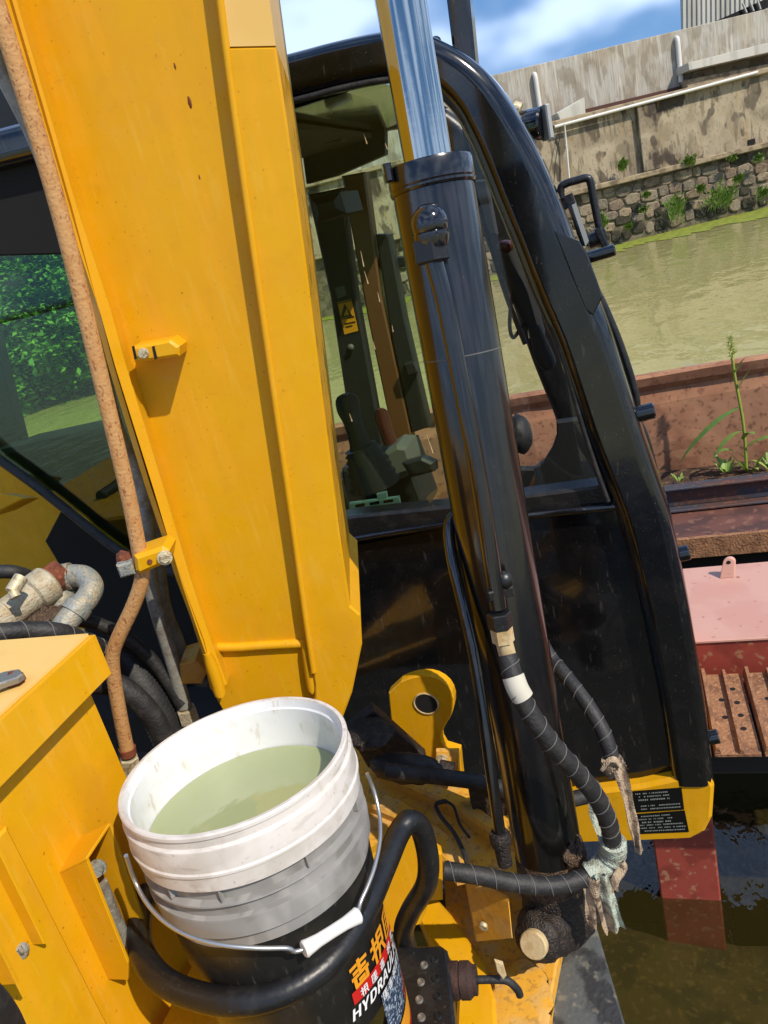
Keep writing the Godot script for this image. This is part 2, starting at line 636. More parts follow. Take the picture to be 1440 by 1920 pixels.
	mat("grey_pipe_paint", Color(1, 1, 1), 0.5, 0.0, tex(256, 256, Color(0.50, 0.50, 0.47), [[63, 0.02, 4, Color(0.38, 0.35, 0.31), 0.5, 0.75, 0.8], [64, 0.09, 3, Color(0.68, 0.66, 0.6), 0.7, 0.85, 0.6]]), 5.0, fine, 0.08)
	mat("fitting_grey", Color(1, 1, 1), 0.55, 0.15, tex(256, 256, Color(0.52, 0.54, 0.52), [[65, 0.02, 4, Color(0.66, 0.60, 0.48), 0.48, 0.7, 0.8], [66, 0.08, 4, Color(0.30, 0.29, 0.26), 0.66, 0.84, 0.8]]), 6.0, fine, 0.15)
	mat("fitting_tan", Color(1, 1, 1), 0.6, 0.1, tex(256, 256, Color(0.66, 0.63, 0.54), [[67, 0.02, 4, Color(0.60, 0.52, 0.38), 0.5, 0.7, 0.8], [68, 0.08, 4, Color(0.40, 0.30, 0.20), 0.68, 0.84, 0.8]]), 6.0, fine, 0.15)
	mat("grease_dirt", Color(1, 1, 1), 0.62, 0.0, tex(256, 256, Color(0.115, 0.085, 0.065), [[71, 0.03, 5, Color(0.28, 0.215, 0.16), 0.5, 0.74, 0.85], [72, 0.10, 4, Color(0.05, 0.04, 0.035), 0.55, 0.75, 0.8]]), 7.0, fine, 0.35)
	mat("dirt_crust", Color(1, 1, 1), 0.95, 0.0, tex(256, 256, Color(0.36, 0.28, 0.21), [[73, 0.04, 5, Color(0.20, 0.15, 0.12), 0.5, 0.7, 0.9], [74, 0.12, 3, Color(0.50, 0.42, 0.33), 0.62, 0.8, 0.8]]), 6.0, fine, 1.2)
	mat("slab_grey", Color(1, 1, 1), 0.42, 0.1, tex(256, 256, Color(0.36, 0.37, 0.365), [[75, 0.012, 5, Color(0.22, 0.22, 0.22), 0.45, 0.7, 0.9], [76, 0.05, 4, Color(0.52, 0.50, 0.44), 0.62, 0.8, 0.7]]), 2.2, fine, 0.15)
	mat("pale_dirt", Color(1, 1, 1), 0.9, 0.0, tex(256, 256, Color(0.74, 0.66, 0.50), [[77, 0.02, 5, Color(0.62, 0.50, 0.31), 0.5, 0.75, 0.7]]), 5.0, fine, 0.06)
	mat("pail_plastic", Color(1, 1, 1), 0.45, 0.0, tex(256, 256, Color(0.82, 0.80, 0.775), [[81, 0.012, 5, Color(0.70, 0.67, 0.63), 0.5, 0.78, 0.6], [82, 0.12, 3, Color(0.5, 0.46, 0.4), 0.8, 0.9, 0.5], [88, 0.02, 5, Color(0.58, 0.52, 0.43), 0.60, 0.80, 0.3, 1, 3], [89, 0.06, 4, Color(0.52, 0.49, 0.45), 0.74, 0.86, 0.35, 5, 1]]), 4.0)
	mat("pail_grey", Color(1, 1, 1), 0.5, 0.0, tex(256, 256, Color(0.53, 0.525, 0.51), [[83, 0.012, 5, Color(0.41, 0.40, 0.38), 0.48, 0.78, 0.7], [84, 0.02, 3, Color(0.66, 0.65, 0.63), 0.6, 0.8, 0.6, 1, 6]]), 4.0)
	mat("pail_inside", Color(1, 1, 1), 0.4, 0.0, tex(256, 256, Color(0.86, 0.87, 0.875), [[78, 0.012, 5, Color(0.78, 0.77, 0.74), 0.55, 0.8, 0.4], [79, 0.05, 4, Color(0.66, 0.60, 0.50), 0.72, 0.84, 0.4, 1, 3]]), 4.0)
	mat("print_black", Color(1, 1, 1), 0.38, 0.0, tex(256, 256, Color(0.10, 0.10, 0.095), [[80, 0.012, 5, Color(0.20, 0.185, 0.16), 0.48, 0.78, 0.6], [85, 0.08, 4, Color(0.34, 0.31, 0.27), 0.74, 0.86, 0.6, 1, 4]]), 4.0)
	mat("print_yellow", Color(0.84, 0.56, 0.10), 0.45)
	mat("print_red", Color(0.70, 0.09, 0.06), 0.45)
	mat("print_white", Color(0.85, 0.85, 0.84), 0.4)
	mat("print_blue", Color(1, 1, 1), 0.4, 0.0, tex(128, 128, Color(0.20, 0.27, 0.36), [[86, 0.06, 4, Color(0.68, 0.72, 0.76), 0.5, 0.62, 0.9], [87, 0.09, 3, Color(0.06, 0.08, 0.12), 0.55, 0.7, 0.9]]), 14.0)
	mat("wire", Color(0.72, 0.72, 0.71), 0.3, 0.85)
	mat("grip_white", Color(0.86, 0.85, 0.83), 0.45)
	mat("rag_green", Color(1, 1, 1), 0.95, 0.0, tex(128, 128, Color(0.68, 0.715, 0.65), [[91, 0.03, 4, Color(0.42, 0.40, 0.34), 0.5, 0.75, 0.8]]), 8.0, fine, 0.3)
	mat("rag_tan", Color(1, 1, 1), 0.95, 0.0, tex(128, 128, Color(0.68, 0.60, 0.50), [[92, 0.03, 4, Color(0.36, 0.29, 0.24), 0.5, 0.75, 0.9]]), 8.0, fine, 0.3)
	mat("rust_rubber", Color(1, 1, 1), 0.75, 0.0, tex(128, 128, Color(0.19, 0.12, 0.095), [[93, 0.03, 4, Color(0.30, 0.17, 0.11), 0.5, 0.75, 0.8]]), 6.0, fine, 0.1)
	mat("reflection_brown", Color(0.40, 0.26, 0.15), 0.35)  # brown of the boom reflected in the cab glass, painted on a post
	mat("tag_paper", Color(0.74, 0.72, 0.66), 0.8)
	mat("sticker_warn", Color(0.16, 0.13, 0.05), 0.5)
	mat("orange_plastic", Color(0.85, 0.27, 0.05), 0.4)
	mat("lamp_grey", Color(0.64, 0.65, 0.64), 0.5, 0.1)
	mat("plate_black", Color(0.03, 0.035, 0.035), 0.35)
	mat("plate_print", Color(0.52, 0.54, 0.52), 0.5)
	# barge
	mat("barge_rust", Color(1, 1, 1), 0.9, 0.0, tex(512, 512, Color(0.62, 0.45, 0.335), [
		[101, 0.006, 5, Color(0.53, 0.35, 0.25), 0.42, 0.7, 0.85],
		[102, 0.02, 5, Color(0.66, 0.48, 0.35), 0.52, 0.75, 0.7, 4, 1],
		[103, 0.07, 4, Color(0.34, 0.21, 0.155), 0.62, 0.82, 0.6],
	]), 0.55, dust, 0.9)
	mat("barge_deck", Color(1, 1, 1), 0.6, 0.0, tex(512, 512, Color(0.40, 0.26, 0.22), [
		[104, 0.01, 5, Color(0.29, 0.20, 0.185), 0.45, 0.7, 0.8],
		[105, 0.04, 4, Color(0.55, 0.40, 0.32), 0.6, 0.8, 0.6],
	]), 0.7, dust, 0.4)
	mat("rail_steel", Color(1, 1, 1), 0.7, 0.0, tex(512, 512, Color(0.31, 0.22, 0.20), [
		[106, 0.012, 5, Color(0.21, 0.23, 0.28), 0.5, 0.68, 0.9, 3, 1],
		[107, 0.05, 4, Color(0.48, 0.30, 0.2), 0.58, 0.8, 0.7],
	]), 0.8, dust, 0.4)
	mat("pink_paint", Color(1, 1, 1), 0.6, 0.0, tex(256, 256, Color(0.76, 0.585, 0.525), [[108, 0.01, 4, Color(0.73, 0.53, 0.47), 0.5, 0.8, 0.7], [109, 0.09, 3, Color(0.45, 0.2, 0.17), 0.8, 0.9, 0.6]]), 0.9)
	mat("red_primer", Color(1, 1, 1), 0.6, 0.0, tex(256, 256, Color(0.56, 0.235, 0.18), [[110, 0.012, 5, Color(0.46, 0.18, 0.135), 0.45, 0.75, 0.8], [111, 0.05, 4, Color(0.62, 0.50, 0.36), 0.64, 0.8, 0.7]]), 1.6)
	mat("track_rust", Color(1, 1, 1), 0.85, 0.0, tex(256, 256, Color(0.56, 0.40, 0.28), [[112, 0.02, 5, Color(0.45, 0.31, 0.215), 0.45, 0.7, 0.85], [113, 0.09, 4, Color(0.70, 0.52, 0.36), 0.6, 0.8, 0.7]]), 2.2, fine, 0.3)
	mat("dark_gap", Color(0.05, 0.04, 0.035), 0.9)
	mat("undercarriage", Color(0.13, 0.12, 0.11), 0.95)
	mat("soil", Color(1, 1, 1), 1.0, 0.0, tex(128, 128, Color(0.25, 0.17, 0.12), [[114, 0.05, 5, Color(0.42, 0.33, 0.22), 0.5, 0.75, 0.8]]), 2.0, fine, 1.0)
	# far bank
	mat("masonry_joint", Color(1, 1, 1), 1.0, 0.0, tex(256, 256, Color(0.44, 0.40, 0.33), [[121, 0.02, 5, Color(0.28, 0.25, 0.195), 0.45, 0.7, 0.9], [122, 0.03, 4, Color(0.26, 0.30, 0.13), 0.62, 0.8, 0.7]]), 0.4, dust, 4.0)
	mat("stone_4", Color(1, 1, 1), 0.95, 0.0, tex(128, 128, Color(0.27, 0.25, 0.195), [[137, 0.03, 5, Color(0.15, 0.15, 0.09), 0.48, 0.72, 0.8]]), 0.9, fine, 3.0)
	for i in 4:
		mat("stone_%d" % i, Color(1, 1, 1), 0.95, 0.0, tex(128, 128, [Color(0.54, 0.495, 0.415), Color(0.485, 0.425, 0.355), Color(0.58, 0.52, 0.42), Color(0.44, 0.41, 0.35)][i], [[123 + i, 0.03, 5, Color(0.36, 0.30, 0.235), 0.5, 0.75, 0.7], [133 + i, 0.06, 4, Color(0.64, 0.57, 0.46), 0.6, 0.8, 0.6]]), 0.9, fine, 3.0)
	mat("old_render", Color(1, 1, 1), 0.95, 0.0, tex(1024, 512, Color(0.645, 0.595, 0.495), [
		[141, 0.006, 5, Color(0.53, 0.48, 0.39), 0.42, 0.7, 0.85],
		[142, 0.008, 6, Color(0.22, 0.185, 0.155), 0.60, 0.70, 0.9, 1, 1],
		[150, 0.03, 5, Color(0.34, 0.30, 0.24), 0.60, 0.76, 0.6, 1, 4],
		[143, 0.02, 4, Color(0.62, 0.52, 0.37), 0.64, 0.80, 0.6, 1, 3],
		[144, 0.07, 4, Color(0.38, 0.33, 0.25), 0.62, 0.82, 0.6],
	]), 0.14, dust, 2.0)
	mat("streaked_concrete", Color(1, 1, 1), 0.95, 0.0, tex(1024, 512, Color(0.68, 0.665, 0.62), [
		[145, 0.01, 4, Color(0.64, 0.59, 0.51), 0.42, 0.7, 0.8],
		[146, 0.12, 4, Color(0.52, 0.485, 0.415), 0.48, 0.74, 0.45, 1, 20],
		[147, 0.22, 3, Color(0.38, 0.35, 0.295), 0.62, 0.82, 0.45, 1, 10],
		[152, 0.012, 5, Color(0.46, 0.42, 0.35), 0.54, 0.72, 0.6],
		[148, 0.03, 4, Color(0.82, 0.79, 0.73), 0.62, 0.8, 0.6, 1, 6],
	]), 0.11, dust, 1.0)
	mat("ledge_concrete", Color(1, 1, 1), 0.95, 0.0, tex(256, 256, Color(0.60, 0.54, 0.43), [[149, 0.02, 5, Color(0.40, 0.345, 0.27), 0.45, 0.7, 0.9]]), 0.4, dust, 2.0)
	mat("white_pvc", Color(0.80, 0.79, 0.76), 0.5)
	mat("grey_sheet", Color(1, 1, 1), 0.7, 0.0, tex(256, 256, Color(0.74, 0.73, 0.68), [[151, 0.02, 4, Color(0.62, 0.61, 0.56), 0.5, 0.8, 0.8, 1, 8]]), 0.3)
	mat("brick_brown", Color(0.33, 0.22, 0.18), 0.95)  # reddish brown of the brick course
	mat("algae", Color(1, 1, 1), 0.8, 0.0, tex(256, 256, Color(0.50, 0.53, 0.15), [[153, 0.02, 5, Color(0.38, 0.43, 0.13), 0.45, 0.7, 0.8]]), 0.6, fine, 1.5)
	var lf := mat("leaf", Color(1, 1, 1), 0.55)
	lf.vertex_color_use_as_albedo = true
	lf.backlight_enabled = true
	lf.backlight = Color(0.35, 0.45, 0.10)
	lf.cull_mode = BaseMaterial3D.CULL_DISABLED
	mat("bark", Color(0.20, 0.16, 0.12), 0.95)
	mat("stem_green", Color(0.52, 0.58, 0.20), 0.7)
	mat("bank_earth", Color(1, 1, 1), 1.0, 0.0, tex(128, 128, Color(0.17, 0.19, 0.10), [[155, 0.03, 5, Color(0.27, 0.24, 0.15), 0.5, 0.75, 0.8]]), 0.2)
	mat("mud_bed", Color(1, 1, 1), 1.0, 0.0, tex(512, 512, Color(0.36, 0.31, 0.12), [
		[156, 0.012, 5, Color(0.22, 0.21, 0.09), 0.42, 0.7, 0.85],
		[157, 0.06, 5, Color(0.50, 0.42, 0.20), 0.55, 0.8, 0.7],
		[158, 0.15, 3, Color(0.62, 0.36, 0.12), 0.80, 0.88, 0.8],
	]), 0.7)
	var rip := grey_tex(512, 512, 159, 0.022, 4, 1, 2)
	var wt := mat("river_water", Color(0.655, 0.625, 0.40, 0.87), 0.05, 0.0, null, 0.13, rip, 1.3)
	wt.transparency = BaseMaterial3D.TRANSPARENCY_ALPHA
	var ws := mat("clear_water", Color(0.20, 0.18, 0.07, 0.5), 0.02, 0.0, null, 0.9, rip, 0.25)
	ws.transparency = BaseMaterial3D.TRANSPARENCY_ALPHA
	mat("deep_mud", Color(0.12, 0.11, 0.06), 1.0)
	var pw := mat("pail_water", Color(0.63, 0.67, 0.47, 0.74), 0.03, 0.0, null, 3.0, rip, 0.04)
	pw.transparency = BaseMaterial3D.TRANSPARENCY_ALPHA
	var g3 := mat("pale_green_glass", Color(0.87, 0.96, 0.86, 0.0), 0.0)
	g3.refraction_enabled = true
	g3.refraction_scale = 0.05
	var g1 := mat("green_glass", Color(0.78, 0.96, 0.68, 0.0), 0.0)
	g1.refraction_enabled = true
	g1.refraction_scale = 0.05
	var g2 := mat("clear_glass", Color(0.06, 0.10, 0.08, 0.12), 0.01)
	g2.transparency = BaseMaterial3D.TRANSPARENCY_ALPHA

# ---------------------------------------------------------------- far bank: s metres along the wall (to the right), y up, d metres off
func bank(s: float, y: float, d: float) -> Vector3:
	var rt := Vector3(cos(deg_to_rad(YAW)), 0, -sin(deg_to_rad(YAW)))
	return Vector3(0, y, 0) + FH * d + rt * s

func bank_of(x: float, y: float, d: float) -> Vector2:      # (s, y) of a pixel on the plane d metres off
	var p := ph(x, y, d)
	var rt := Vector3(cos(deg_to_rad(YAW)), 0, -sin(deg_to_rad(YAW)))
	return Vector2(p.dot(rt), p.y)

func bank_box(m: M, s0: float, s1: float, y0: float, y1: float, d: float, deep: float, cham := 0.0) -> void:
	m.prism(PackedVector3Array([bank(s0, y0, d), bank(s1, y0, d), bank(s1, y1, d), bank(s0, y1, d)]), FH * deep, cham)

func bank_poly(m: M, a: Array, d: float, deep: float, cham := 0.0) -> void:
	m.prism(plist(ph, a, d), FH * deep, cham)

func far_bank() -> void:
	var d := 28.0
	var ledge := bank_of(1300, 305, d).y            # top of the masonry
	var top := bank_of(1300, 172, d + 0.1).y        # top of the rendered band
	# lower retaining wall
	var w := thing("retaining_wall", "stained river wall of rough stones below and rendered concrete above a ledge", "retaining wall", bank(4, 0, d + 0.5))
	var m := M.new()
	bank_box(m, -14, 34, -1.2, ledge, d + 0.14, 0.8)
	part("mortar_bed", m, MT.masonry_joint, w)
	m = M.new()
	bank_box(m, -14, 34, ledge, top, d + 0.12, 0.7)
	part("rendered_band", m, MT.old_render, w)
	m = M.new()
	bank_box(m, -14, 34, ledge - 0.10, ledge + 0.08, d - 0.16, 0.36, 0.03)
	part("ledge", m, MT.ledge_concrete, w)
	m = M.new()
	bank_box(m, -14, 34, top, top + 0.16, d - 0.05, 1.7, 0.03)
	part("coping", m, MT.ledge_concrete, w)
	for q in [1198.0, 1560.0, 860.0]:
		var s := bank_of(q, 250, d).x
		m = M.new()
		bank_box(m, s, s + 0.62, ledge + 0.09, top - 0.01, d - 0.08, 0.3, 0.02)
		part("pilaster", m, MT.old_render, w)
	var dn := M.new()
	var dh := bank_of(1412, 265, d)
	bank_box(dn, dh.x - 0.12, dh.x + 0.12, dh.y - 0.08, dh.y + 0.08, d + 0.08, 0.1)
	part("drain_hole", dn, MT.dark_gap, w)
	# stones, row by row
	var yy := 0.12
	var count := 0
	var row := 0
	while yy < ledge - 0.25:
		var rh := rng.randf_range(0.30, 0.44)
		if yy + rh > ledge - 0.2:
			rh = ledge - 0.14 - yy
		var s := 0.2 + rng.randf() * 0.4
		while s < 17.2 and count < 296:
			var ww := rng.randf_range(0.28, 0.68)
			var k := rng.randi_range(8, 10)
			var p := PackedVector3Array()
			var cx := s + ww / 2
			var cy := yy + rh / 2 + rng.randf_range(-0.07, 0.07)
			var dd := d + rng.randf_range(-0.01, 0.03)
			var a0 := rng.randf() * TAU
			for i in k:
				var a := TAU * i / k + a0 + rng.randf_range(-0.15, 0.15)
				var ca := cos(a)
				var sa := sin(a)
				var sq := 1.0 / pow(pow(absf(ca), 5.0) + pow(absf(sa), 5.0), 1.0 / 5.0)
				var rr := sq * rng.randf_range(0.86, 1.0)
				p.append(bank(cx + ca * rr * (ww / 2 + 0.0), cy + sa * rr * (rh / 2 + 0.0), dd + 0.07))
			m = M.new()
			m.prism(p, FH * 0.2, 0.03)
			part("stone", m, MT["stone_%d" % (4 if rng.randf() < (0.7 if row == 0 else 0.12) else rng.randi_range(0, 3))], w)
			count += 1
			s += ww
		yy += rh
		row += 1
	# the long building wall above
	var b := thing("building_wall", "long pale concrete wall with dark rain streaks standing above the river wall", "concrete wall", bank(8, top, 30.2))
	var e := 30.0
	var hi := [bank_of(915, 143, e), bank_of(1440, 16, e)]
	var sl: float = (hi[1].y - hi[0].y) / (hi[1].x - hi[0].x)
	m = M.new()
	m.prism(PackedVector3Array([bank(-14, top - 0.3, e), bank(34, top - 0.3, e), bank(34, hi[0].y + sl * (34 - hi[0].x), e), bank(-14, hi[0].y + sl * (-14 - hi[0].x), e)]), FH * 0.35, 0.02)
	part("wall_face", m, MT.streaked_concrete, b)
	for q in [[1003, 140, 1016, 205], [1270, 72, 1284, 152]]:
		var p0 := ph(q[0], q[1], e - 0.12)
		var p1 := ph(q[2], q[3], e - 0.12)
		p1.x = p0.x
		p1.z = p0.z
		m = M.new()
		m.tube(smooth(PackedVector3Array([p0 + FH * 0.25, p0 + FH * 0.1 + Vector3(0, 0.02, 0), p0 - Vector3(0, 0.07, 0), p0.lerp(p1, 0.5), p1]), 5), 0.085, 10)
		part("vent_pipe", m, MT.white_pvc, b)
	m = M.new()
	bank_poly(m, [1290, 118, 1600, 40, 1600, 62, 1292, 132], e - 1.0, 1.0, 0.01)
	part("canopy_roof", m, MT.grey_sheet, b)
	m = M.new()
	bank_poly(m, [1300, 136, 1600, 62, 1600, 100, 1290, 152], e - 0.05, 0.1)
	part("canopy_recess", m, MT.ledge_concrete, b)
	m = M.new()
	bank_poly(m, [1285, 150, 1600, 88, 1600, 106, 1290, 168], e - 0.7, 0.4, 0.02)
	part("pipe_shelf", m, MT.ledge_concrete, b)
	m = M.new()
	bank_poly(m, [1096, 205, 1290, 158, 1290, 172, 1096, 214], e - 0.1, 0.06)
	part("brick_course", m, MT.brick_brown, b)
	# low grey shed by the wall, pipe along the coping
	m = M.new()
	bank_poly(m, [1044, 212, 1096, 182, 1100, 236, 1060, 246], d + 0.2, 0.9, 0.02)
	var sh := single("roof_cabinet", m, MT.grey_sheet, "small grey slanted sheet metal box sitting on the river wall coping", "cabinet")
	sh.set_meta("category", "cabinet")
	m = M.new()
	var pa := ph(1040, 238, d - 0.1)
	var pb2 := ph(1420, 130, d - 0.1)
	pb2.y = pa.y + 0.12
	m.tube(PackedVector3Array([pa, pa.lerp(pb2, 0.5), pb2]), 0.05, 8)
	single("water_pipe", m, MT.white_pvc, "thin white pipe running along the top of the river wall", "pipe")
	m = M.new()
	m.tube(smooth(PackedVector3Array([ph(1058, 232, d - 0.2), ph(1061, 260, d - 0.12), ph(1068, 340, d - 0.2)]), 6), 0.03, 6)
	single("drain_hose", m, MT.white_pvc, "thin white hose hanging straight down the rendered river wall", "hose")
	m = M.new()
	m.tube(smooth(PackedVector3Array([ph(1050, 255, d - 0.1), ph(1042, 300, d - 0.1), ph(1038, 350, d - 0.2)]), 6), 0.015, 6)
	single("dark_cable", m, MT.rubber, "thin dark cable sagging down the wall left of the white hose", "cable")
	# sheet metal shed at the top right
	var f := thing("metal_shed", "pale corrugated metal shed rising behind the concrete wall", "shed", ph(1400, 40, 34))
	m = M.new()
	bank_poly(m, [1279, -60, 1600, -130, 1600, 30, 1283, 70], 33.2, 0.25)
	part("shed_wall", m, MT.grey_sheet, f)
	for i in 22:
		m = M.new()
		var x0 := 1280.0 + i * 9.0
		bank_poly(m, [x0, -60 - i * 2.0, x0 + 4.2, -61 - i * 2.0, x0 + 4.8, 60 - i * 2.0, x0 + 0.6, 61 - i * 2.0], 33.14, 0.055, 0.012)
		part("rib", m, MT.grey_sheet, f)
	m = M.new()
	bank_poly(m, [1345, 38, 1440, -4, 1440, 14, 1350, 40], 33.0, 0.12)
	part("dark_opening", m, MT.dark_gap, f)
	for i in 3:
		m = M.new()
		m.tube(PackedVector3Array([ph(1392 + i * 14, 6 - i * 3, 32.9), ph(1400 + i * 13, 24 - i * 3, 32.9)]), 0.04, 6)
		part("strut", m, MT.grey_sheet, f)
	# tufts growing out of the wall
	var tufts := [[1352, 372, 1.0, 0.75, "broad bright green clump growing at the foot of the stone wall"], [1266, 392, 0.55, 0.95, "tall narrow green plant hanging on the stones left of the broad clump"],
		[1290, 298, 0.55, 0.35, "leafy weed growing on the ledge above the tall narrow plant"], [1372, 292, 0.3, 0.22, "small weed on the ledge above the broad green clump"],
		[1420, 294, 0.35, 0.3, "small weed on the ledge near the drain hole"], [1210, 362, 0.3, 0.25, "small yellow green weed in the upper stone joints below the pilaster"],
		[1204, 388, 0.3, 0.2, "low weed in the stone joints midway between ledge and waterline"], [1382, 332, 0.4, 0.3, "sparse weed among pale stones above the broad clump"],
		[1428, 360, 0.45, 0.4, "weed on the stones at the right of the broad clump"], [1165, 308, 0.4, 0.4, "yellowish plant rooted in the rendered wall left of the pilaster"],
		[1128, 415, 0.35, 0.5, "weed on the stones behind the black mirror bracket"], [1312, 350, 0.35, 0.3, "small weed on stones between the tall plant and the broad clump"], [1178, 420, 0.3, 0.25, "low weed near the waterline at the left of the stones"]]
	for q in tufts:
		var root := ph(q[0], q[1] + 8, d - 0.15)
		m = M.new()
		m.use_c = true
		for i in int(110 * q[2] + 40):
			var az := rng.randf() * TAU
			var o := root + bank(rng.randfn() * 0.22 * q[2], rng.randfn() * 0.2 * q[3], 0) - Vector3(0, 0, 0)
			var ln: float = q[3] * rng.randf_range(0.3, 0.75)
			var tip := o + Vector3(cos(az) * ln * 0.5, ln * rng.randf_range(0.5, 1.0), 0) - FH * rng.randf() * 0.3
			var sd := (tip - o).cross(FH).normalized() * rng.randf_range(0.016, 0.034)
			var mid := o.lerp(tip, 0.5) + Vector3(0, 0.05, 0)
			m.tint = Color(0.06, 0.14, 0.02).lerp(Color(0.22, 0.32, 0.06), rng.randf())
			m.flat(o - sd * 0.4, mid - sd, mid + sd, -FH)
			m.flat(mid - sd, tip, mid + sd, -FH)
		single("wall_plant", m, MT.leaf, q[4], "plant", "weeds growing on the river wall")
	# trees to the left
	var tr := [[-60, 470, 25.0, 4.4], [60, 500, 26.0, 5.2], [170, 520, 25.0, 4.2], [-150, 480, 27.0, 5.5], [120, 600, 23.5, 2.6], [20, 640, 23.0, 2.4], [250, 560, 26.5, 4.0], [-260, 520, 26.0, 5.0]]
	var names := ["tall leafy tree beyond the cab's far window, left of the middle", "tall spreading green tree filling the far cab window", "leafy tree beside the pipe seen through the cab window", "big green tree far left beyond the cab", "low bush overhanging the water beside the rusty boom pipe", "low bush overhanging the water at the left of the cab window", "green tree hidden mostly behind the yellow boom", "farthest left green tree on the bank"]
	for i in tr.size():
		tree(ph(tr[i][0], tr[i][1], tr[i][2]), tr[i][3], names[i], i)
	m = M.new()
	m.prism(PackedVector3Array([bank(-60, -1.0, 25.2), bank(-9.5, -1.0, 25.2), bank(-9.5, 0.35, 25.6), bank(-60, 0.35, 25.6)]), FH * 6.0)
	structure("bank", m, MT.bank_earth)
	m = M.new()
	m.prism(PackedVector3Array([bank(-200, -1.0, 31.3), bank(200, -1.0, 31.3), bank(200, 3.0, 31.3), bank(-200, 3.0, 31.3)]), FH * 300.0)
	structure("far_ground", m, MT.bank_earth)

func tree(cen: Vector3, r: float, label: String, sd: int) -> void:
	var g := RandomNumberGenerator.new()
	g.seed = 500 + sd
	var base := Vector3(cen.x, 0.2, cen.z)
	var t := thing("tree", label, "tree", base, "trees on the far bank")
	var m := M.new()
	m.tube(smooth(PackedVector3Array([base - Vector3(0, 0.4, 0), base + Vector3(0.1, maxf(cen.y * 0.5, 0.4), 0), cen]), 4), [0.22, 0.21, 0.2, 0.19, 0.17, 0.14, 0.12, 0.1, 0.06], 8)
	part("trunk", m, MT.bark, t)
	for k in 4:
		var dr := Vector3(g.randf_range(-1, 1), g.randf_range(0.0, 0.8), g.randf_range(-1, 1)) * r * 0.7
		m = M.new()
		m.tube(smooth(PackedVector3Array([base.lerp(cen, 0.6), cen + dr * 0.5 + Vector3(0, 0.2, 0), cen + dr]), 4), [0.09, 0.08, 0.07, 0.06, 0.055, 0.05, 0.04, 0.03, 0.015], 6)
		part("limb", m, MT.bark, t)
	m = M.new()
	m.use_c = true
	for k in int(26 + r * 14):
		var dir := Vector3(g.randfn(), g.randfn(), g.randfn()).normalized()
		var cc := cen + dir * r * Vector3(1.0, 0.85, 1.0) * pow(g.randf_range(0.15, 1.0), 0.5)
		if cc.y < 0.3:
			cc.y = 0.3 + g.randf() * 0.5
		var cr := g.randf_range(0.35, 0.75) * r * 0.28
		var tone := g.randf()
		for j in 110:
			var o := cc + Vector3(g.randfn(), g.randfn() * 0.6, g.randfn()) * cr * 0.6
			var ax := Vector3(g.randf_range(-1, 1), g.randf_range(-0.6, 0.25), g.randf_range(-1, 1)).normalized()
			var up := Vector3(g.randf_range(-0.6, 0.6), 1, g.randf_range(-0.6, 0.6)).normalized()
			var sdv := ax.cross(up).normalized()
			var ln := g.randf_range(0.13, 0.26)
			m.tint = Color(0.04, 0.15, 0.02).lerp(Color(0.17, 0.36, 0.05), clampf(tone * 0.6 + g.randf() * 0.5, 0, 1))
			var nn := up
			m.flat(o, o + ax * ln * 0.5 + sdv * ln * 0.28, o + ax * ln, nn)
			m.flat(o, o + ax * ln, o + ax * ln * 0.5 - sdv * ln * 0.28, nn)
	var c := part("crown", m, MT.leaf, t)
	c.set_meta("kind", "stuff")

func river() -> void:
	var m := M.new()
	var s := 300.0
	var bz := FastNoiseLite.new()
	bz.seed = 15
	bz.frequency = 0.9
	bz.fractal_octaves = 4
	var g := []
	for i in 61:
		var row := []
		for j in 61:
			var x := lerpf(-3.0, 3.5, j / 60.0)
			var z := lerpf(2.0, -3.2, i / 60.0)
			row.append(Vector3(x, -0.26 + bz.get_noise_2d(x, z) * 0.10 - 1.7 * smoothstep(-2.42, -2.75, z + 0.25 * bz.get_noise_2d(x * 1.5 + 9.0, z)), z))
		g.append(row)
	m.grid(g, false, func(_i: int, _q: Vector3) -> Vector3: return Vector3.UP)
	structure("shallow_bed", m, MT.mud_bed)
	m = M.new()
	m.quad(Vector3(-s, -2.2, s), Vector3(s, -2.2, s), Vector3(s, -2.2, -s), Vector3(-s, -2.2, -s), Vector3.UP)
	structure("riverbed", m, MT.deep_mud)
	m = M.new()
	for q in [[-s, s, -3.1, -s], [-s, s, s, 4.0], [-s, -5.0, 4.0, -3.1], [6.0, s, 4.0, -3.1]]:
		m.quad(Vector3(q[0], 0, q[2]), Vector3(q[1], 0, q[2]), Vector3(q[1], 0, q[3]), Vector3(q[0], 0, q[3]), Vector3.UP)
	structure("water", m, MT.river_water)
	# clear shallow water beside the machine
	m = M.new()
	m.quad(Vector3(-5, 0, 4.0), Vector3(6, 0, 4.0), Vector3(6, 0, -3.1), Vector3(-5, 0, -3.1), Vector3.UP)
	structure("shallow_water", m, MT.clear_water)
	# algae along the foot of the wall
	m = M.new()
	var pr0 := []
	var nz := FastNoiseLite.new()
	nz.seed = 77
	nz.frequency = 0.35
	for i in 241:
		var x := -12.0 + i * 0.12
		var k := 1.3 + 1.5 * nz.get_noise_1d(x * 1.3) + 1.0 * nz.get_noise_1d(x * 5.0 + 50.0) + clampf((x - 7.0) * 0.25, 0.0, 2.2)
		pr0.append([bank(x, 0.006, 28.2), bank(x, 0.012, 28.0 - maxf(k, 0.1))])
	for i in 240:
		m.quad(pr0[i][0], pr0[i + 1][0], pr0[i + 1][1], pr0[i][1], Vector3.UP)
	structure("algae", m, MT.algae, "stuff")

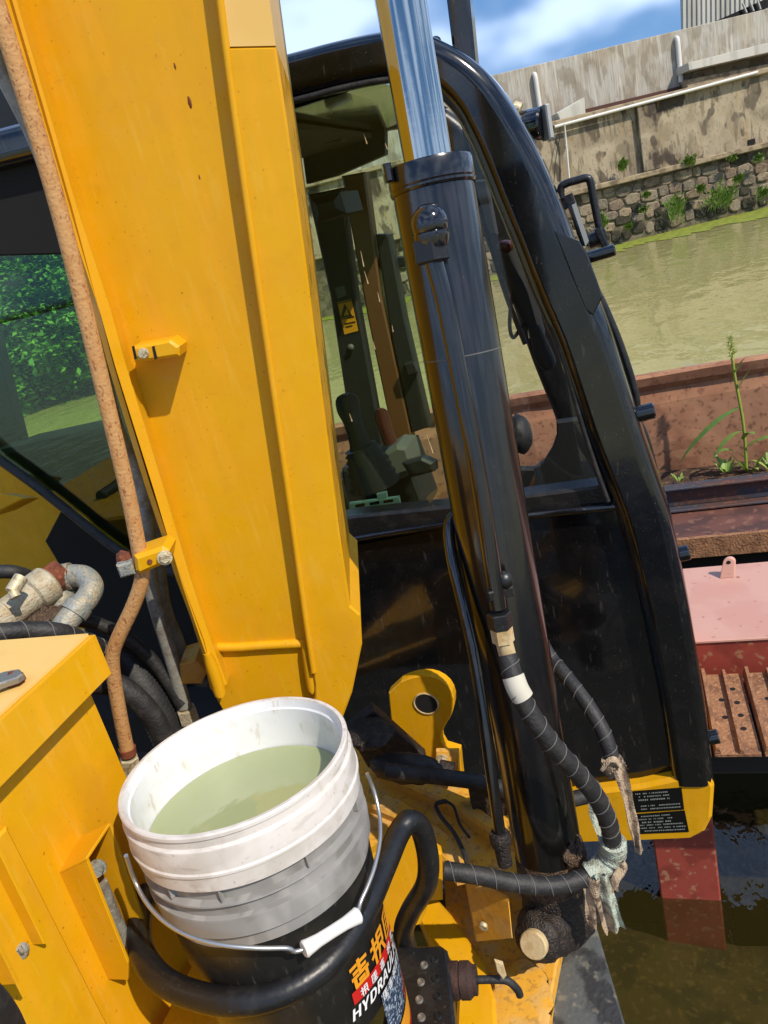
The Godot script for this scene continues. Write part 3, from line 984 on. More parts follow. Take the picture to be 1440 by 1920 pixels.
# ---------------------------------------------------------------- the barge behind the machine
func barge() -> void:
	var z0 := -4.4
	var deck := 0.9
	var ctop := pz(1200, 705, 4.4).y
	var b := thing("barge", "rusty steel barge side with tall coaming plate, rail channel and brown deck", "barge", Vector3(0.5, 0.0, -4.0))
	var m := M.new()
	var x0 := -7.0
	var x1 := 7.0
	# coaming: slightly uneven plate with a folded lip
	var nz := FastNoiseLite.new()
	nz.seed = 9
	nz.frequency = 0.9
	var prof := [[-4.415, deck - 0.06], [-4.40, deck + 0.02], [-4.40, deck + (ctop - deck) * 0.35], [-4.405, deck + (ctop - deck) * 0.72], [-4.43, deck + (ctop - deck) * 0.84], [-4.40, deck + (ctop - deck) * 0.90], [-4.385, ctop - 0.012], [-4.40, ctop], [-4.45, ctop], [-4.46, deck - 0.06]]
	var nx := 120
	for i in nx:
		for j in prof.size() - 1:
			var f := func(ii: int, jj: int) -> Vector3:
				var xx: float = lerpf(x0, x1, float(ii) / nx)
				return Vector3(xx, prof[jj][1] + nz.get_noise_2d(xx * 1.4, prof[jj][1] * 3.0) * 0.012, prof[jj][0] + nz.get_noise_2d(xx, prof[jj][1] * 2.0 + 7.0) * 0.022)
			m.quad(f.call(i, j), f.call(i + 1, j), f.call(i + 1, j + 1), f.call(i, j + 1), Vector3(0, 0.3, 1) if j < 7 else Vector3(0, 0, -1) if j == 8 else Vector3.UP)
	part("coaming", m, MT.barge_rust, b)
	m = M.new()
	m.box(Vector3(0, deck - 0.045, -5.0), Basis(), Vector3(14, 0.07, 2.82), 0.008)
	part("deck_plate", m, MT.barge_deck, b)
	m = M.new()
	m.box(Vector3(0, deck - 0.055, -3.572), Basis(), Vector3(14, 0.11, 0.02), 0.004)
	part("deck_edge", m, MT.track_rust, b)
	m = M.new()   # channel lying on its web
	m.box(Vector3(0, deck + 0.062, -3.94), Basis(), Vector3(14, 0.10, 0.012), 0.003)
	part("rail_web", m, MT.rail_steel, b)
	m = M.new()
	m.box(Vector3(0, deck + 0.118, -3.935), Basis(), Vector3(14, 0.014, 0.075), 0.004)
	part("rail_top_flange", m, MT.rail_steel, b)
	m = M.new()
	m.box(Vector3(0, deck + 0.004, -3.925), Basis(), Vector3(14, 0.014, 0.085), 0.004)
	part("rail_bottom_flange", m, MT.rail_steel, b)
	m = M.new()
	m.box(Vector3(0, deck + 0.03, -4.16), Basis(), Vector3(14, 0.05, 0.40), 0.01)
	part("soil_fill", m, MT.soil, b)
	m = M.new()
	m.box(Vector3(0, 0.25, -4.6), Basis(), Vector3(14, 1.1, 2.0))
	part("hull_side", m, MT.dark_gap, b)
	# pink-topped pontoon box
	var p := thing("pontoon", "flat steel pontoon box with pale pink top and red side", "pontoon", Vector3(0.5, 0.6, -2.7))
	var lev := 1.05
	var zf := pl(1350, 1060, lev).z
	var zn := pl(1350, 1200, lev).z
	m = M.new()
	m.box(Vector3(0, lev - 0.006, (zf + zn) / 2), Basis(), Vector3(9, 0.012, zn - zf), 0.003)
	part("top_plate", m, MT.pink_paint, p)  # top plate paler and pinker than the side
	m = M.new()
	m.box(Vector3(0, lev - 0.012 - 0.16, (zf + zn) / 2), Basis(), Vector3(8.98, 0.32, zn - zf - 0.012), 0.004)
	part("side_plate", m, MT.red_primer, p)
	# lifting lug
	var lb := pl(1364, 1084, lev)
	m = M.new()
	var lp := PackedVector3Array()
	for i in 9:
		var a := PI * i / 8.0
		lp.append(lb + Vector3(0.010 + cos(a) * 0.021, 0.058 + sin(a) * 0.021, -0.015))
	lp.append(lb + Vector3(-0.028, 0, 0.0))
	lp.append(lb + Vector3(0.024, 0, 0.0))
	m.prism(lp, Vector3(0.006, 0, -0.012), 0.002)
	var lug := part("lifting_lug", m, MT.pink_paint, p)
	m = M.new()
	m.lathe([[0.0, 0.0], [0.008, 0.0], [0.008, 0.004], [0.0, 0.004]], lb + Vector3(0.010, 0.060, -0.015), Vector3(0, 0, 1), 14)
	part("lug_hole", m, MT.dark_gap, lug)
	# square leg standing in the water
	m = M.new()
	var l0 := pz(1240, 1690, 2.3)
	var l1 := pz(1352, 1684, 2.3)
	m.box(Vector3((l0.x + l1.x) / 2, 0.42, -2.4), Basis(), Vector3(l1.x - l0.x, 1.42, 0.2), 0.006)
	single("spud_leg", m, MT.red_primer, "square red primed steel post standing in the shallow water under the cab", "post")
	# weeds in the soil strip
	weed_tall(pz(1400, 884, 4.2), pz(1372, 660, 4.2))
	low_weed(pz(1362, 886, 4.15), 0.13, "short upright weed sprouting left of the tall seeded stalk")
	low_weed(pz(1408, 885, 4.2), 0.17, "leafy weed at the foot of the tall seeded stalk")
	low_weed(pz(1275, 903, 4.1), 0.07, "tiny flat weed nearest the cab on the barge soil")
	low_weed(pz(1446, 880, 4.15), 0.13, "leafy weed at the right of the tall seeded stalk")

func blade(m: M, a: Vector3, dir: Vector3, ln: float, w: float, droop: float) -> void:
	var side := dir.cross(Vector3.UP)
	if side.length() < 0.1:
		side = Vector3.RIGHT
	side = side.normalized()
	var pts := []
	for i in 7:
		var f := i / 6.0
		pts.append([a + dir * ln * f - Vector3(0, droop * f * f, 0), w * sin(PI * clampf(f * 0.85 + 0.12, 0, 1)) * 0.5 if i < 6 else 0.0])
	for i in 6:
		var d0: Vector3 = side * pts[i][1]
		var d1: Vector3 = side * pts[i + 1][1]
		m.flat(pts[i][0] - d0, pts[i][0] + d0, pts[i + 1][0] + d1, Vector3(0, 1, 0.6))
		m.flat(pts[i][0] - d0, pts[i + 1][0] + d1, pts[i + 1][0] - d1, Vector3(0, 1, 0.6))

func weed_tall(a: Vector3, b: Vector3) -> void:
	var t := thing("tall_weed", "tall thin green stalk with a bristly seed head against the rusty barge plate", "weed", a, "weeds growing on the barge")
	var m := M.new()
	m.tube(smooth(PackedVector3Array([a, a.lerp(b, 0.4) + Vector3(0.012, 0, 0), a.lerp(b, 0.8), b]), 6), 0.0075, 8)
	part("stem", m, MT.stem_green, t)
	var dirs := [[0.55, Vector3(-0.75, -0.2, 0.15), 0.34, 0.06, 0.16], [0.35, Vector3(-0.45, 0.1, 0.3), 0.2, 0.03, 0.14], [0.82, Vector3(0.2, 0.55, 0.2), 0.16, 0.02, 0.05], [0.2, Vector3(0.6, 0.5, 0.1), 0.26, 0.045, 0.12], [0.68, Vector3(0.3, 0.7, 0.2), 0.2, 0.03, 0.05], [0.12, Vector3(-0.5, 0.7, 0.2), 0.26, 0.045, 0.14], [0.28, Vector3(0.15, 0.6, 0.5), 0.22, 0.04, 0.1]]
	for q in dirs:
		m = M.new()
		m.use_c = true
		m.tint = Color(0.13, 0.25, 0.045)
		blade(m, a.lerp(b, q[0]), q[1].normalized(), q[2], q[3], q[4])
		part("leaf", m, MT.leaf, t)
	m = M.new()
	m.use_c = true
	m.tint = Color(0.42, 0.44, 0.14)
	var ax := (b - a).normalized()
	for i in 240:
		var f := rng.randf()
		var c := b + ax * (f * 0.11 - 0.03)
		var dr := (Vector3(rng.randfn(), rng.randfn() + 0.6, rng.randfn())).normalized()
		var wv := dr.cross(Vector3(0.3, 0.1, 1)).normalized() * 0.0025
		m.flat(c - wv, c + wv, c + dr * 0.034 * (1.1 - 0.5 * f), Vector3(0, 0, 1))
	part("seed_head", m, MT.leaf, t)

func low_weed(a: Vector3, h: float, label: String) -> void:
	var m := M.new()
	m.use_c = true
	for i in 9:
		var az := rng.randf() * TAU
		m.tint = Color(0.14, 0.27, 0.04).lerp(Color(0.27, 0.36, 0.07), rng.randf())
		blade(m, a + Vector3(cos(az), 0, sin(az)) * 0.015, Vector3(cos(az) * 0.6, rng.randf_range(0.7, 1.3), sin(az) * 0.5).normalized(), h * rng.randf_range(0.7, 1.2), h * 0.11 + 0.005, h * rng.randf_range(0.1, 0.5))
	single("low_weed", m, MT.leaf, label, "weed", "weeds growing on the barge")

# ---------------------------------------------------------------- the excavator
func hose(called: String, p: PackedVector3Array, r: float, parent: Node3D, material: Material, wrapped := false, label := "") -> MeshInstance3D:
	var m := M.new()
	var q := smooth(p, 7)
	m.tube(q, r, 14)
	var o := part(called, m, material, parent, label)
	if wrapped:                                   # spiral guard: the pale edge of the plastic strip
		var fr := m.frames(q)
		var hp := PackedVector3Array()
		var lng := 0.0
		for i in q.size() - 1:
			var d := q[i].distance_to(q[i + 1])
			var steps := int(maxf(4, d / r * 5.0))
			for s in steps:
				var f := float(s) / steps
				var a := (lng + d * f) / (r * 2.1) * TAU + sin((lng + d * f) * 31.0 + r * 900.0) * 0.9 + sin((lng + d * f) * 83.0) * 0.35
				var c := q[i].lerp(q[i + 1], f)
				hp.append(c + (fr[i][1] * cos(a) + fr[i][2] * sin(a)) * (r + 0.0004))
			lng += d
		m = M.new()
		m.tube(hp, 0.0010, 5, false)
		part("spiral_guard", m, MT.wrap_edge, o)
	return o

func bolt(at: Vector3, axis: Vector3, r: float, parent: Node3D, material: Material = null, called := "bolt") -> void:
	var m := M.new()
	m.lathe([[0.0, -0.002], [r * 1.35, -0.002], [r * 1.35, r * 0.12], [r * 1.0, r * 0.2], [0.0, r * 0.2]], at, axis, 20)
	m.hexnut(at + axis.normalized() * r * 0.45, axis, r, r * 0.7, r * 0.14)
	part(called, m, material if material else MT.zinc_bolt, parent)

func bent(p: PackedVector3Array, m: M, back: Vector3, cham := 0.004) -> void:
	m.prism(p, back, cham, true)

func excavator() -> void:
	MT["wrap_edge"] = mat("wrap_edge", Color(0.37, 0.36, 0.345), 0.6)
	var ex := thing("excavator", "yellow tracked excavator with black cab standing in shallow water beside the barge", "excavator", Vector3(-0.6, 0.4, -1.9))
	cab(ex)
	boom(ex)
	cylinder(ex)
	frame(ex)
	toolbox(ex)
	hoses(ex)
	track(ex)

func boom(ex: Node3D) -> void:
	var m := M.new()
	var rec := -0.034
	m.prism(plist(pw, [-215, -900, 345, -900, 600, 1325, 640, 1390, 450, 1390, 405, 1310, 330, 1075, 200, 640, 105, 300, 30, 30], 0.0), -BN * 0.24, 0.002)
	var b := part("boom", m, MT.yellow_paint, ex)
	m = M.new()
	m.prism(plist(pb, [423, 88, 517, 86, 540, 240, 575, 500, 612, 800, 637, 1000, 657, 1136, 676, 1153, 679, 1208, 660, 1300, 634, 1370, 560, 1390, 590, 1310, 590, 1288, 562, 1080, 500, 640, 450, 290], 0.0), -BN * 0.33, 0.003)
	part("front_flange", m, MT.yellow_paint, b)
	m = M.new()
	m.prism(plist(pb, [303, -900, 382, -902, 517, 85.5, 423, 87.5], 0.0), -BN * 0.33, 0.0)
	part("pale_flange", m, MT.yellow_pale, b, "pale upper end of the front flange")  # upper end of the flange in a paler yellow
	m = M.new()
	m.prism(plist(pb, [-262, -900, -224, -900, 25, 0, 82, 195, 139, 389, 203, 583, 231, 684, 302, 914, 355, 1093, 396, 1215, 424, 1290, 418, 1308, 402, 1310, 392, 1298, 370, 1205, 328, 1093, 268, 914, 197, 684, 170, 583, 118, 389, 62, 195, 4, 0], 0.0), -BN * 0.33, 0.012)
	part("rear_flange", m, MT.yellow_paint, b)
	# weld runs
	m = M.new()
	m.tube(smooth(plist(pw, [392, 1213, 440, 1214, 500, 1210, 574, 1206], 0.002), 4), 0.0085, 10)
	part("weld_run", m, MT.yellow_paint, b)
	m = M.new()
	m.tube(smooth(plist(pb, [398, -120, 424, 90, 452, 300, 500, 640, 546, 960, 572, 1150, 588, 1260], rec + 0.033), 5), 0.0055, 8)
	part("weld_run", m, MT.yellow_paint, b)
	m = M.new()
	m.tube(smooth(plist(pw, [571, 1200, 580, 1250, 588, 1298], 0.008), 5), [0.005, 0.007, 0.009, 0.0095, 0.01, 0.0105, 0.011, 0.011, 0.011, 0.010, 0.006], 10)
	part("weld_end", m, MT.yellow_paint, b)
	m = M.new()
	m.tube(smooth(plist(pb, [388, 1225, 404, 1270, 414, 1306], rec + 0.03), 5), [0.006, 0.008, 0.010, 0.011, 0.011, 0.011, 0.011, 0.011, 0.011, 0.010, 0.006], 10)
	part("weld_end", m, MT.yellow_paint, b)
	# small chips and a dent bead
	for q in [[356, 192, 0.004], [328, 124, 0.0022], [374, 332, 0.0018]]:
		m = M.new()
		m.blob(pw(q[0], q[1], 0.0), Basis(), Vector3(q[2] * 0.6, q[2] * 1.8, q[2] * 0.5), 0.5, 8, 2.0, 12)
		part("paint_chip", m, MT.rust, b)
	# hose bracket with its bolt and two slots
	m = M.new()
	m.prism(plist(pw, [246, 651, 318, 637, 336, 650, 336, 668, 252, 681], 0.058), -BN * 0.058, 0.004)
	var br := part("pipe_bracket", m, MT.yellow_paint, b)
	m = M.new()
	m.lathe([[0.0, 0.0], [0.0078, 0.0], [0.0078, 0.006], [0.0065, 0.0078], [0.0, 0.0078]], pw(270, 662, 0.057), BN, 18)
	m.box(pw(270, 662, 0.0652), Basis(BN.cross(Vector3.UP).normalized(), Vector3.UP, BN).rotated(BN, 0.8), Vector3(0.013, 0.002, 0.0012))
	part("screw", m, MT.zinc_bolt, br)
	for q in [250, 288]:
		m = M.new()
		m.prism(plist(pw, [q - 3, 650, q + 1, 648, q + 7, 672, q + 2, 675], 0.0592), -BN * 0.002)
		part("slot", m, MT.dark_gap, br)
	# pipes along the boom's edge
	m = M.new()
	var rp := smooth(plist(pb, [-220, -720, -40, -100, 2, 35, 65, 235, 118, 420, 163, 600, 200, 755, 240, 925, 262, 1040, 266, 1085, 250, 1135, 222, 1195, 211, 1230, 214, 1275, 226, 1345, 240, 1412], 0.028), 6)
	m.tube(rp, 0.0118, 16)
	var pipe := part("boom_pipe", m, MT.tan_rusty_pipe, b)
	var e0 := pb(239, 1404, 0.028)
	var e1 := pb(247, 1450, 0.028)
	m = M.new()
	m.tube(PackedVector3Array([pb(238, 1402, 0.028), pb(240, 1414, 0.028)]), 0.0145, 16)
	part("collar", m, MT.rust, pipe)
	m = M.new()
	m.hexnut(e0.lerp(e1, 0.7), e1 - e0, 0.0165, 0.036)
	part("end_nut", m, MT.zinc_bolt, pipe)
	m = M.new()
	m.tube(smooth(plist(pb, [-220, -560, -60, 20, -20, 80, 5, 135, 80, 290, 142, 500, 216, 800, 268, 915, 283, 1088, 296, 1150, 322, 1235, 346, 1325], -0.11), 6), 0.0135, 14)
	var gp := part("return_pipe", m, MT.grey_pipe_paint, b)
	m = M.new()
	m.hexnut(pb(352, 1340, -0.11), pb(358, 1362, -0.11) - pb(346, 1325, -0.11), 0.0195, 0.03)
	part("end_nut", m, MT.fitting_tan, gp)
	m = M.new()
	m.tube(smooth(plist(pb, [285, 930, 296, 1010, 301, 1095, 312, 1150, 334, 1205, 352, 1262], -0.17), 6), 0.0125, 14)
	part("return_pipe", m, MT.grey_pipe_paint, b)
	# clamp that holds the pipes
	m = M.new()
	m.prism(plist(pb, [250, 1044, 303, 1026, 317, 1034, 314, 1056, 262, 1079, 253, 1072], 0.052), -BN * 0.052, 0.006)
	var cl := part("pipe_clamp", m, MT.yellow_paint, b)
	bolt(pb(309, 1046, 0.054), BN + Vector3(0.3, 0.1, 0), 0.0085, cl)
	m = M.new()
	m.lathe([[0, 0], [0.004, 0], [0.004, 0.0015], [0, 0.0015]], pb(281, 1053, 0.0525), BN, 12)
	part("hole", m, MT.rust, cl)
	m = M.new()
	m.blob(pb(236, 1048, 0.02), Basis(), Vector3(0.017, 0.013, 0.014), 0.5, 4, 1.6, 16)
	part("rusty_stud", m, MT.rust, cl)
	m = M.new()
	m.box(pb(238, 1064, 0.035), Basis(Vector3.UP, 0.4), Vector3(0.024, 0.022, 0.022), 0.003)
	part("square_nut", m, MT.fitting_grey, cl)
	m = M.new()
	m.prism(plist(pb, [336, 1247, 366, 1238, 388, 1262, 378, 1283, 338, 1284], -0.1), -BN * 0.07, 0.003)
	part("pipe_bracket", m, MT.yellow_dusty, b)

func cyl_h(y: float) -> float:
	return lerpf(1.22, 1.09, (y - 300.0) / 1300.0)

func cylinder(ex: Node3D) -> void:
	var ft := ph(1036, 1640, 1.085)
	var hd := ph(806, 318, 1.22)
	var ax := (hd - ft).normalized()
	var ln := ft.distance_to(hd)
	var m := M.new()
	m.lathe([[0.0, 0.0], [0.056, 0.0], [0.0605, 0.004], [0.0605, ln - 0.04], [0.058, ln - 0.002], [0.0, ln - 0.002]], ft, ax, 64)
	var c := part("boom_cylinder", m, MT.black_barrel_paint, ex)
	m = M.new()
	m.lathe([[0.0590, ln - 0.030], [0.0625, ln - 0.029], [0.064, ln - 0.026], [0.064, ln - 0.023], [0.0625, ln - 0.022], [0.0635, ln - 0.020], [0.0635, ln + 0.004], [0.0620, ln + 0.008], [0.040, ln + 0.008], [0.040, ln + 0.004]], ft, ax, 64, 0.9)
	part("gland_nut", m, MT.black_barrel_paint, c)
	m = M.new()
	m.lathe([[0.060, ln * 0.779], [0.0609, ln * 0.7792], [0.0609, ln * 0.7804], [0.060, ln * 0.7806]], ft, ax, 64)
	part("weld_ring", m, MT.wrap_edge, c)
	m = M.new()
	m.lathe([[0.0355, ln - 0.02], [0.0355, ln + 0.9]], ft, ax, 64)
	part("rod", m, MT.chrome, c)
	# a small lug at the left of the gland
	m = M.new()
	m.box(ph(727, 325, 1.20), Basis(ax.cross(FH).normalized(), ax, -FH), Vector3(0.012, 0.026, 0.03), 0.003)
	part("gland_lug", m, MT.black_barrel_paint, c)
	# port elbow, its nut, and the hard line down the barrel
	var off := -0.080
	var dome := ph(806, 420, cyl_h(420) - 0.085)
	m = M.new()
	m.blob(dome, Basis(), Vector3(0.0255, 0.027, 0.0255), 0.0, 1, 1.0, 28)
	m.lathe([[0.0215, -0.012], [0.0250, -0.012], [0.0250, -0.019], [0.020, -0.032]], dome, ax, 28)
	m.tube(PackedVector3Array([dome, dome + FH * 0.05]), 0.014, 14)
	part("port_elbow", m, MT.black_gloss_paint, c)
	m = M.new()
	m.hexnut(ph(808, 470, cyl_h(470) + off), ax, 0.0265, 0.032)
	part("flange_nut", m, MT.black_satin, c)
	m = M.new()
	var path := PackedVector3Array()
	for q in [[812, 485], [822, 520], [836, 575], [852, 655], [872, 760], [892, 865], [910, 975], [924, 1070], [934, 1140]]:
		path.append(ph(q[0], q[1], cyl_h(q[1]) + off + 0.004))
	m.tube(smooth(path, 6), 0.0132, 18)
	var hl := part("hard_line", m, MT.black_barrel_paint, c)
	m = M.new()
	var cp := ph(944, 1098, cyl_h(1098) - 0.068)
	m.prism(PackedVector3Array([ph(915, 1112, cyl_h(1110) - 0.092), ph(962, 1100, cyl_h(1110) - 0.075), ph(966, 1118, cyl_h(1110) - 0.075), ph(918, 1130, cyl_h(1110) - 0.092)]), FH * 0.012, 0.002)
	part("line_clamp", m, MT.black_satin, hl)
	m = M.new()
	m.blob(ph(946, 1088, cyl_h(1090) - 0.074), Basis(), Vector3(0.013, 0.015, 0.013), 0.05, 2, 1.0, 20)
	part("cap_nut", m, MT.black_satin, hl)
	var d := (ph(944, 1200, cyl_h(1200) + off) - ph(934, 1140, cyl_h(1140) + off)).normalized()
	m = M.new()
	m.hexnut(ph(937, 1163, cyl_h(1163) + off), d, 0.0195, 0.026)
	part("swivel_nut", m, MT.black_satin, hl)
	m = M.new()
	m.hexnut(ph(942, 1190, cyl_h(1190) + off), d, 0.0175, 0.026)
	part("hose_nut", m, MT.pale_dirt, hl)
	m = M.new()
	m.tube(PackedVector3Array([ph(945, 1203, cyl_h(1203) + off), ph(952, 1230, cyl_h(1230) + off)]), 0.0135, 14)
	part("hose_neck", m, MT.pale_dirt, hl)
	# thin pipe to the left of the barrel, ending in a nut at the foot
	m = M.new()
	m.tube(smooth(PackedVector3Array([ph(862, 960, 1.20), ph(842, 985, 1.18), ph(848, 1050, 1.15), ph(868, 1135, 1.12), ph(888, 1225, 1.09), ph(905, 1330, 1.06), ph(921, 1450, 1.03), ph(937, 1560, 1.01)]), 6), 0.0098, 14)
	var tp := part("side_line", m, MT.black_barrel_paint, c)
	m = M.new()
	m.lathe([[0.0, -0.012], [0.0165, -0.012], [0.018, -0.006], [0.018, 0.006], [0.015, 0.012], [0.0, 0.012]], ph(938, 1572, 1.008), ax, 20)
	m.lathe([[0.0, -0.05], [0.0125, -0.05], [0.0135, -0.012]], ph(938, 1572, 1.008), ax, 20)
	part("end_fitting", m, MT.grease_dirt, tp)
	# foot: clod-covered lower end, eye and pin
	m = M.new()
	m.lathe([[0.0600, -0.015], [0.0632, -0.01], [0.0625, 0.03], [0.0608, 0.055]], ft, ax, 40)
	m.blob(ph(1070, 1612, 1.055), Basis(), Vector3(0.03, 0.05, 0.03), 0.5, 3, 1.4, 24)
	part("mud_collar", m, MT.dirt_crust, c)
	m = M.new()
	m.crusty(smooth(PackedVector3Array([ft + ax * 0.02, ft - ax * 0.02, ft - ax * 0.07, ft - ax * 0.12, ft - ax * 0.15]), 6), [0.057, 0.0585, 0.06, 0.061, 0.062, 0.063, 0.064, 0.064, 0.064, 0.064, 0.064, 0.063, 0.062, 0.061, 0.060, 0.059, 0.058, 0.056, 0.053, 0.049, 0.044, 0.038, 0.032, 0.026, 0.018], 0.10, 12, 22.0)
	part("eye", m, MT.grease_dirt, c)
	var pa := ph(1000, 1772, 0.985)
	var pb2 := ph(1085, 1665, 1.19)
	m = M.new()
	var bp := PackedVector3Array()
	var brr := []
	for i in 26:
		bp.append(pa.lerp(pb2, 0.02 + i * 0.04))
		brr.append(lerpf(0.038, 0.052, smoothstep(0.0, 7.0, i)) - (0.02 if i == 0 else 0.0))
	m.crusty(bp, brr, 0.22, 14, 26.0, 40)
	var hub := part("pin_boss", m, MT.grease_dirt, c)
	m = M.new()
	m.lathe([[0.0, 0.004], [0.022, 0.004], [0.0245, 0.001], [0.0245, -0.02]], pa, pa - pb2, 32)
	part("pin", m, MT.pale_dirt, hub)
	var cl := [[1015, 1640, 1.07, 0.036], [1080, 1715, 1.08, 0.04]]
	for i in cl.size():
		var q: Array = cl[i]
		m = M.new()
		m.blob(ph(q[0], q[1], q[2]), Basis(), Vector3(q[3], q[3] * 0.7, q[3]), 0.35, 40 + i, 1.6, 28)
		part("grease_clod", m, MT.grease_dirt, hub)

func frame(ex: Node3D) -> void:
	var lv := 1.40
	var m := M.new()
	m.prism(plist(pl, [560, 1330, 690, 1385, 760, 1425, 900, 1462, 1000, 1520, 1060, 1600, 1010, 1660, 900, 1640, 830, 1612, 760, 1606, 640, 1640, 520, 1640], lv), Vector3(0, -0.03, 0), 0.004)
	var f := part("swing_frame", m, MT.yellow_dusty, ex)
	# raised ribs that follow the frame
	m = M.new()
	m.prism(plist(pl, [700, 1400, 735, 1432, 800, 1460, 870, 1490, 960, 1560, 930, 1568, 850, 1510, 770, 1475, 700, 1440], lv + 0.035), Vector3(0, -0.05, 0), 0.006)
	part("rib", m, MT.yellow_dusty, f)
	m = M.new()
	m.prism(plist(pl, [690, 1470, 760, 1500, 840, 1560, 880, 1625, 850, 1632, 800, 1580, 740, 1530, 680, 1505], lv + 0.022), Vector3(0, -0.04, 0), 0.006)
	part("rib", m, MT.yellow_dusty, f)
	# ear with a hole
	var ear := PackedVector3Array()
	for q in [[728, 1300], [745, 1281], [770, 1270], [800, 1265], [826, 1272], [846, 1290], [853, 1315], [847, 1342], [832, 1365], [826, 1385], [836, 1402], [862, 1410], [868, 1470], [750, 1470], [738, 1400]]:
		ear.append(pz(q[0], q[1], 1.44))
	m = M.new()
	var rounded := PackedVector3Array()
	for i in ear.size():
		var nx := ear[(i + 1) % ear.size()]
		if i > 0 and i < 10:
			rounded.append(ear[i].lerp(nx, 0.25))
			rounded.append(ear[i].lerp(nx, 0.75))
		else:
			rounded.append(ear[i])
	m.prism(rounded, Vector3(0, 0, -0.026), 0.003)
	var el := part("lifting_ear", m, MT.yellow_paint, f)
	m = M.new()
	var hc := pz(799, 1319, 1.44)
	m.lathe([[0.0, 0.0015], [0.026, 0.0015], [0.0275, 0.0]], hc, Vector3(0, 0, 1), 28)
	part("eye_hole", m, MT.dark_gap, el)
	m = M.new()
	m.lathe([[0.0265, 0.001], [0.0275, 0.003], [0.0295, 0.003], [0.0305, 0.0]], hc, Vector3(0, 0, 1), 28)
	part("eye_rim", m, MT.pale_dirt, el)
	m = M.new()
	m.prism(PackedVector3Array([pz(817, 1408, 1.40), pz(860, 1408, 1.40), pz(861, 1455, 1.37), pz(861, 1490, 1.36), pz(820, 1490, 1.36), pz(818, 1455, 1.37)]), Vector3(0, 0, -0.01), 0.002)
	var cp := part("hose_clamp_plate", m, MT.yellow_dusty, f)
	bolt(pz(830, 1427, 1.392), Vector3(0, 0.1, 1), 0.0125, cp)
	m = M.new()
	m.tube(PackedVector3Array([pz(823, 1445, 1.335), pz(850, 1451, 1.335)]), 0.0255, 18)
	part("hose_saddle", m, MT.grease_dirt, cp)
	# near upright plates
	m = M.new()
	m.prism(plist(ph, [690, 1610, 766, 1560, 830, 1602, 831, 1690, 806, 1692, 790, 1735, 740, 1750, 690, 1750], 1.06), FH * 0.02, 0.004)
	part("web_plate", m, MT.yellow_paint, f)
	m = M.new()
	m.prism(plist(pl, [770, 1690, 806, 1668, 845, 1712, 905, 1800, 928, 1870, 935, 2000, 850, 2000, 858, 1850, 800, 1760], 1.26), Vector3(0, -0.03, 0), 0.006)
	part("base_rib", m, MT.yellow_paint, f)
	m = M.new()
	m.prism(plist(pl, [830, 1620, 900, 1640, 970, 1660, 1060, 1700, 1050, 1780, 1035, 1860, 1020, 2000, 930, 2000, 925, 1860, 880, 1760, 835, 1700], 1.235), Vector3(0, -0.03, 0), 0.004)
	part("base_plate", m, MT.yellow_dusty, f)
	m = M.new()
	m.prism(PackedVector3Array([ph(872, 1652, 1.085), ph(955, 1690, 0.985), ph(962, 1762, 0.965), ph(893, 1768, 1.03)]), FH * 0.012, 0.003)
	var pk := part("side_cheek", m, MT.yellow_dusty, f)
	m = M.new()
	m.lathe([[0.0, 0.006], [0.007, 0.006], [0.009, 0.003], [0.009, 0.0]], ph(908, 1735, 1.022), -FH + Vector3(-0.6, 0, 0), 18)
	part("grease_nipple", m, MT.zinc_bolt, pk)
	m = M.new()
	m.blob(pl(975, 1880, 1.25), Basis(), Vector3(0.055, 0.005, 0.085), 0.3, 21, 1.1, 32)
	part("dried_mud", m, MT.yellow_dusty, f)
	m = M.new()
	m.blob(ph(690, 1375, 1.42), Basis(), Vector3(0.06, 0.018, 0.05), 0.3, 23, 1.5, 28)
	part("grease_clod", m, MT.grease_dirt, f)
	m = M.new()
	m.prism(plist(ph, [650, 1370, 700, 1330, 800, 1420, 800, 1470, 690, 1440], 1.47), FH * 0.03, 0.003)
	part("inner_cheek", m, MT.grease_dirt, f)
	# dark cross member under the cab and the grey slab at the front
	m = M.new()
	m.prism(plist(pl, [1046, 1752, 1117, 1733, 1172, 1920, 1195, 2010, 1000, 2010, 1012, 1850], 1.20), Vector3(0, -0.14, 0), 0.004)
	part("front_slab", m, MT.slab_grey, f)
	m = M.new()
	m.box(Vector3(-1.25, 1.05, -1.85), Basis(), Vector3(1.6, 0.5, 0.16))
	part("cross_member", m, MT.undercarriage, f)
	m = M.new()
	m.prism(plist(ph, [880, 1480, 1010, 1500, 1010, 1640, 900, 1600], 1.3), FH * 0.03)
	part("inner_cheek", m, MT.grease_dirt, f)
	# thin black cable on the frame
	m = M.new()
	m.tube(smooth(plist(pl, [838, 1502, 818, 1508, 826, 1530, 850, 1560, 868, 1595, 876, 1622], 1.45), 6), 0.0045, 8)
	part("cable", m, MT.rubber, f)
	m = M.new()
	m.tube(smooth(plist(pl, [830, 1500, 850, 1512, 862, 1545, 880, 1570], 1.45), 6), 0.003, 8)
	part("cable", m, MT.rubber, f)
	# rubber buffer with the tap beside it
	m = M.new()
	var ba := ph(862, 1838, 0.86)
	var bx := Vector3(1.0, -0.05, -0.15)
	m.lathe([[0.0, -0.022], [0.024, -0.022], [0.0265, -0.018], [0.0265, -0.002], [0.0245, 0.0], [0.0265, 0.002], [0.0265, 0.015], [0.021, 0.021], [0.021, 0.026], [0.0, 0.026]], ba, bx, 32)
	var bf := part("rubber_buffer", m, MT.rust_rubber, f)
	m = M.new()
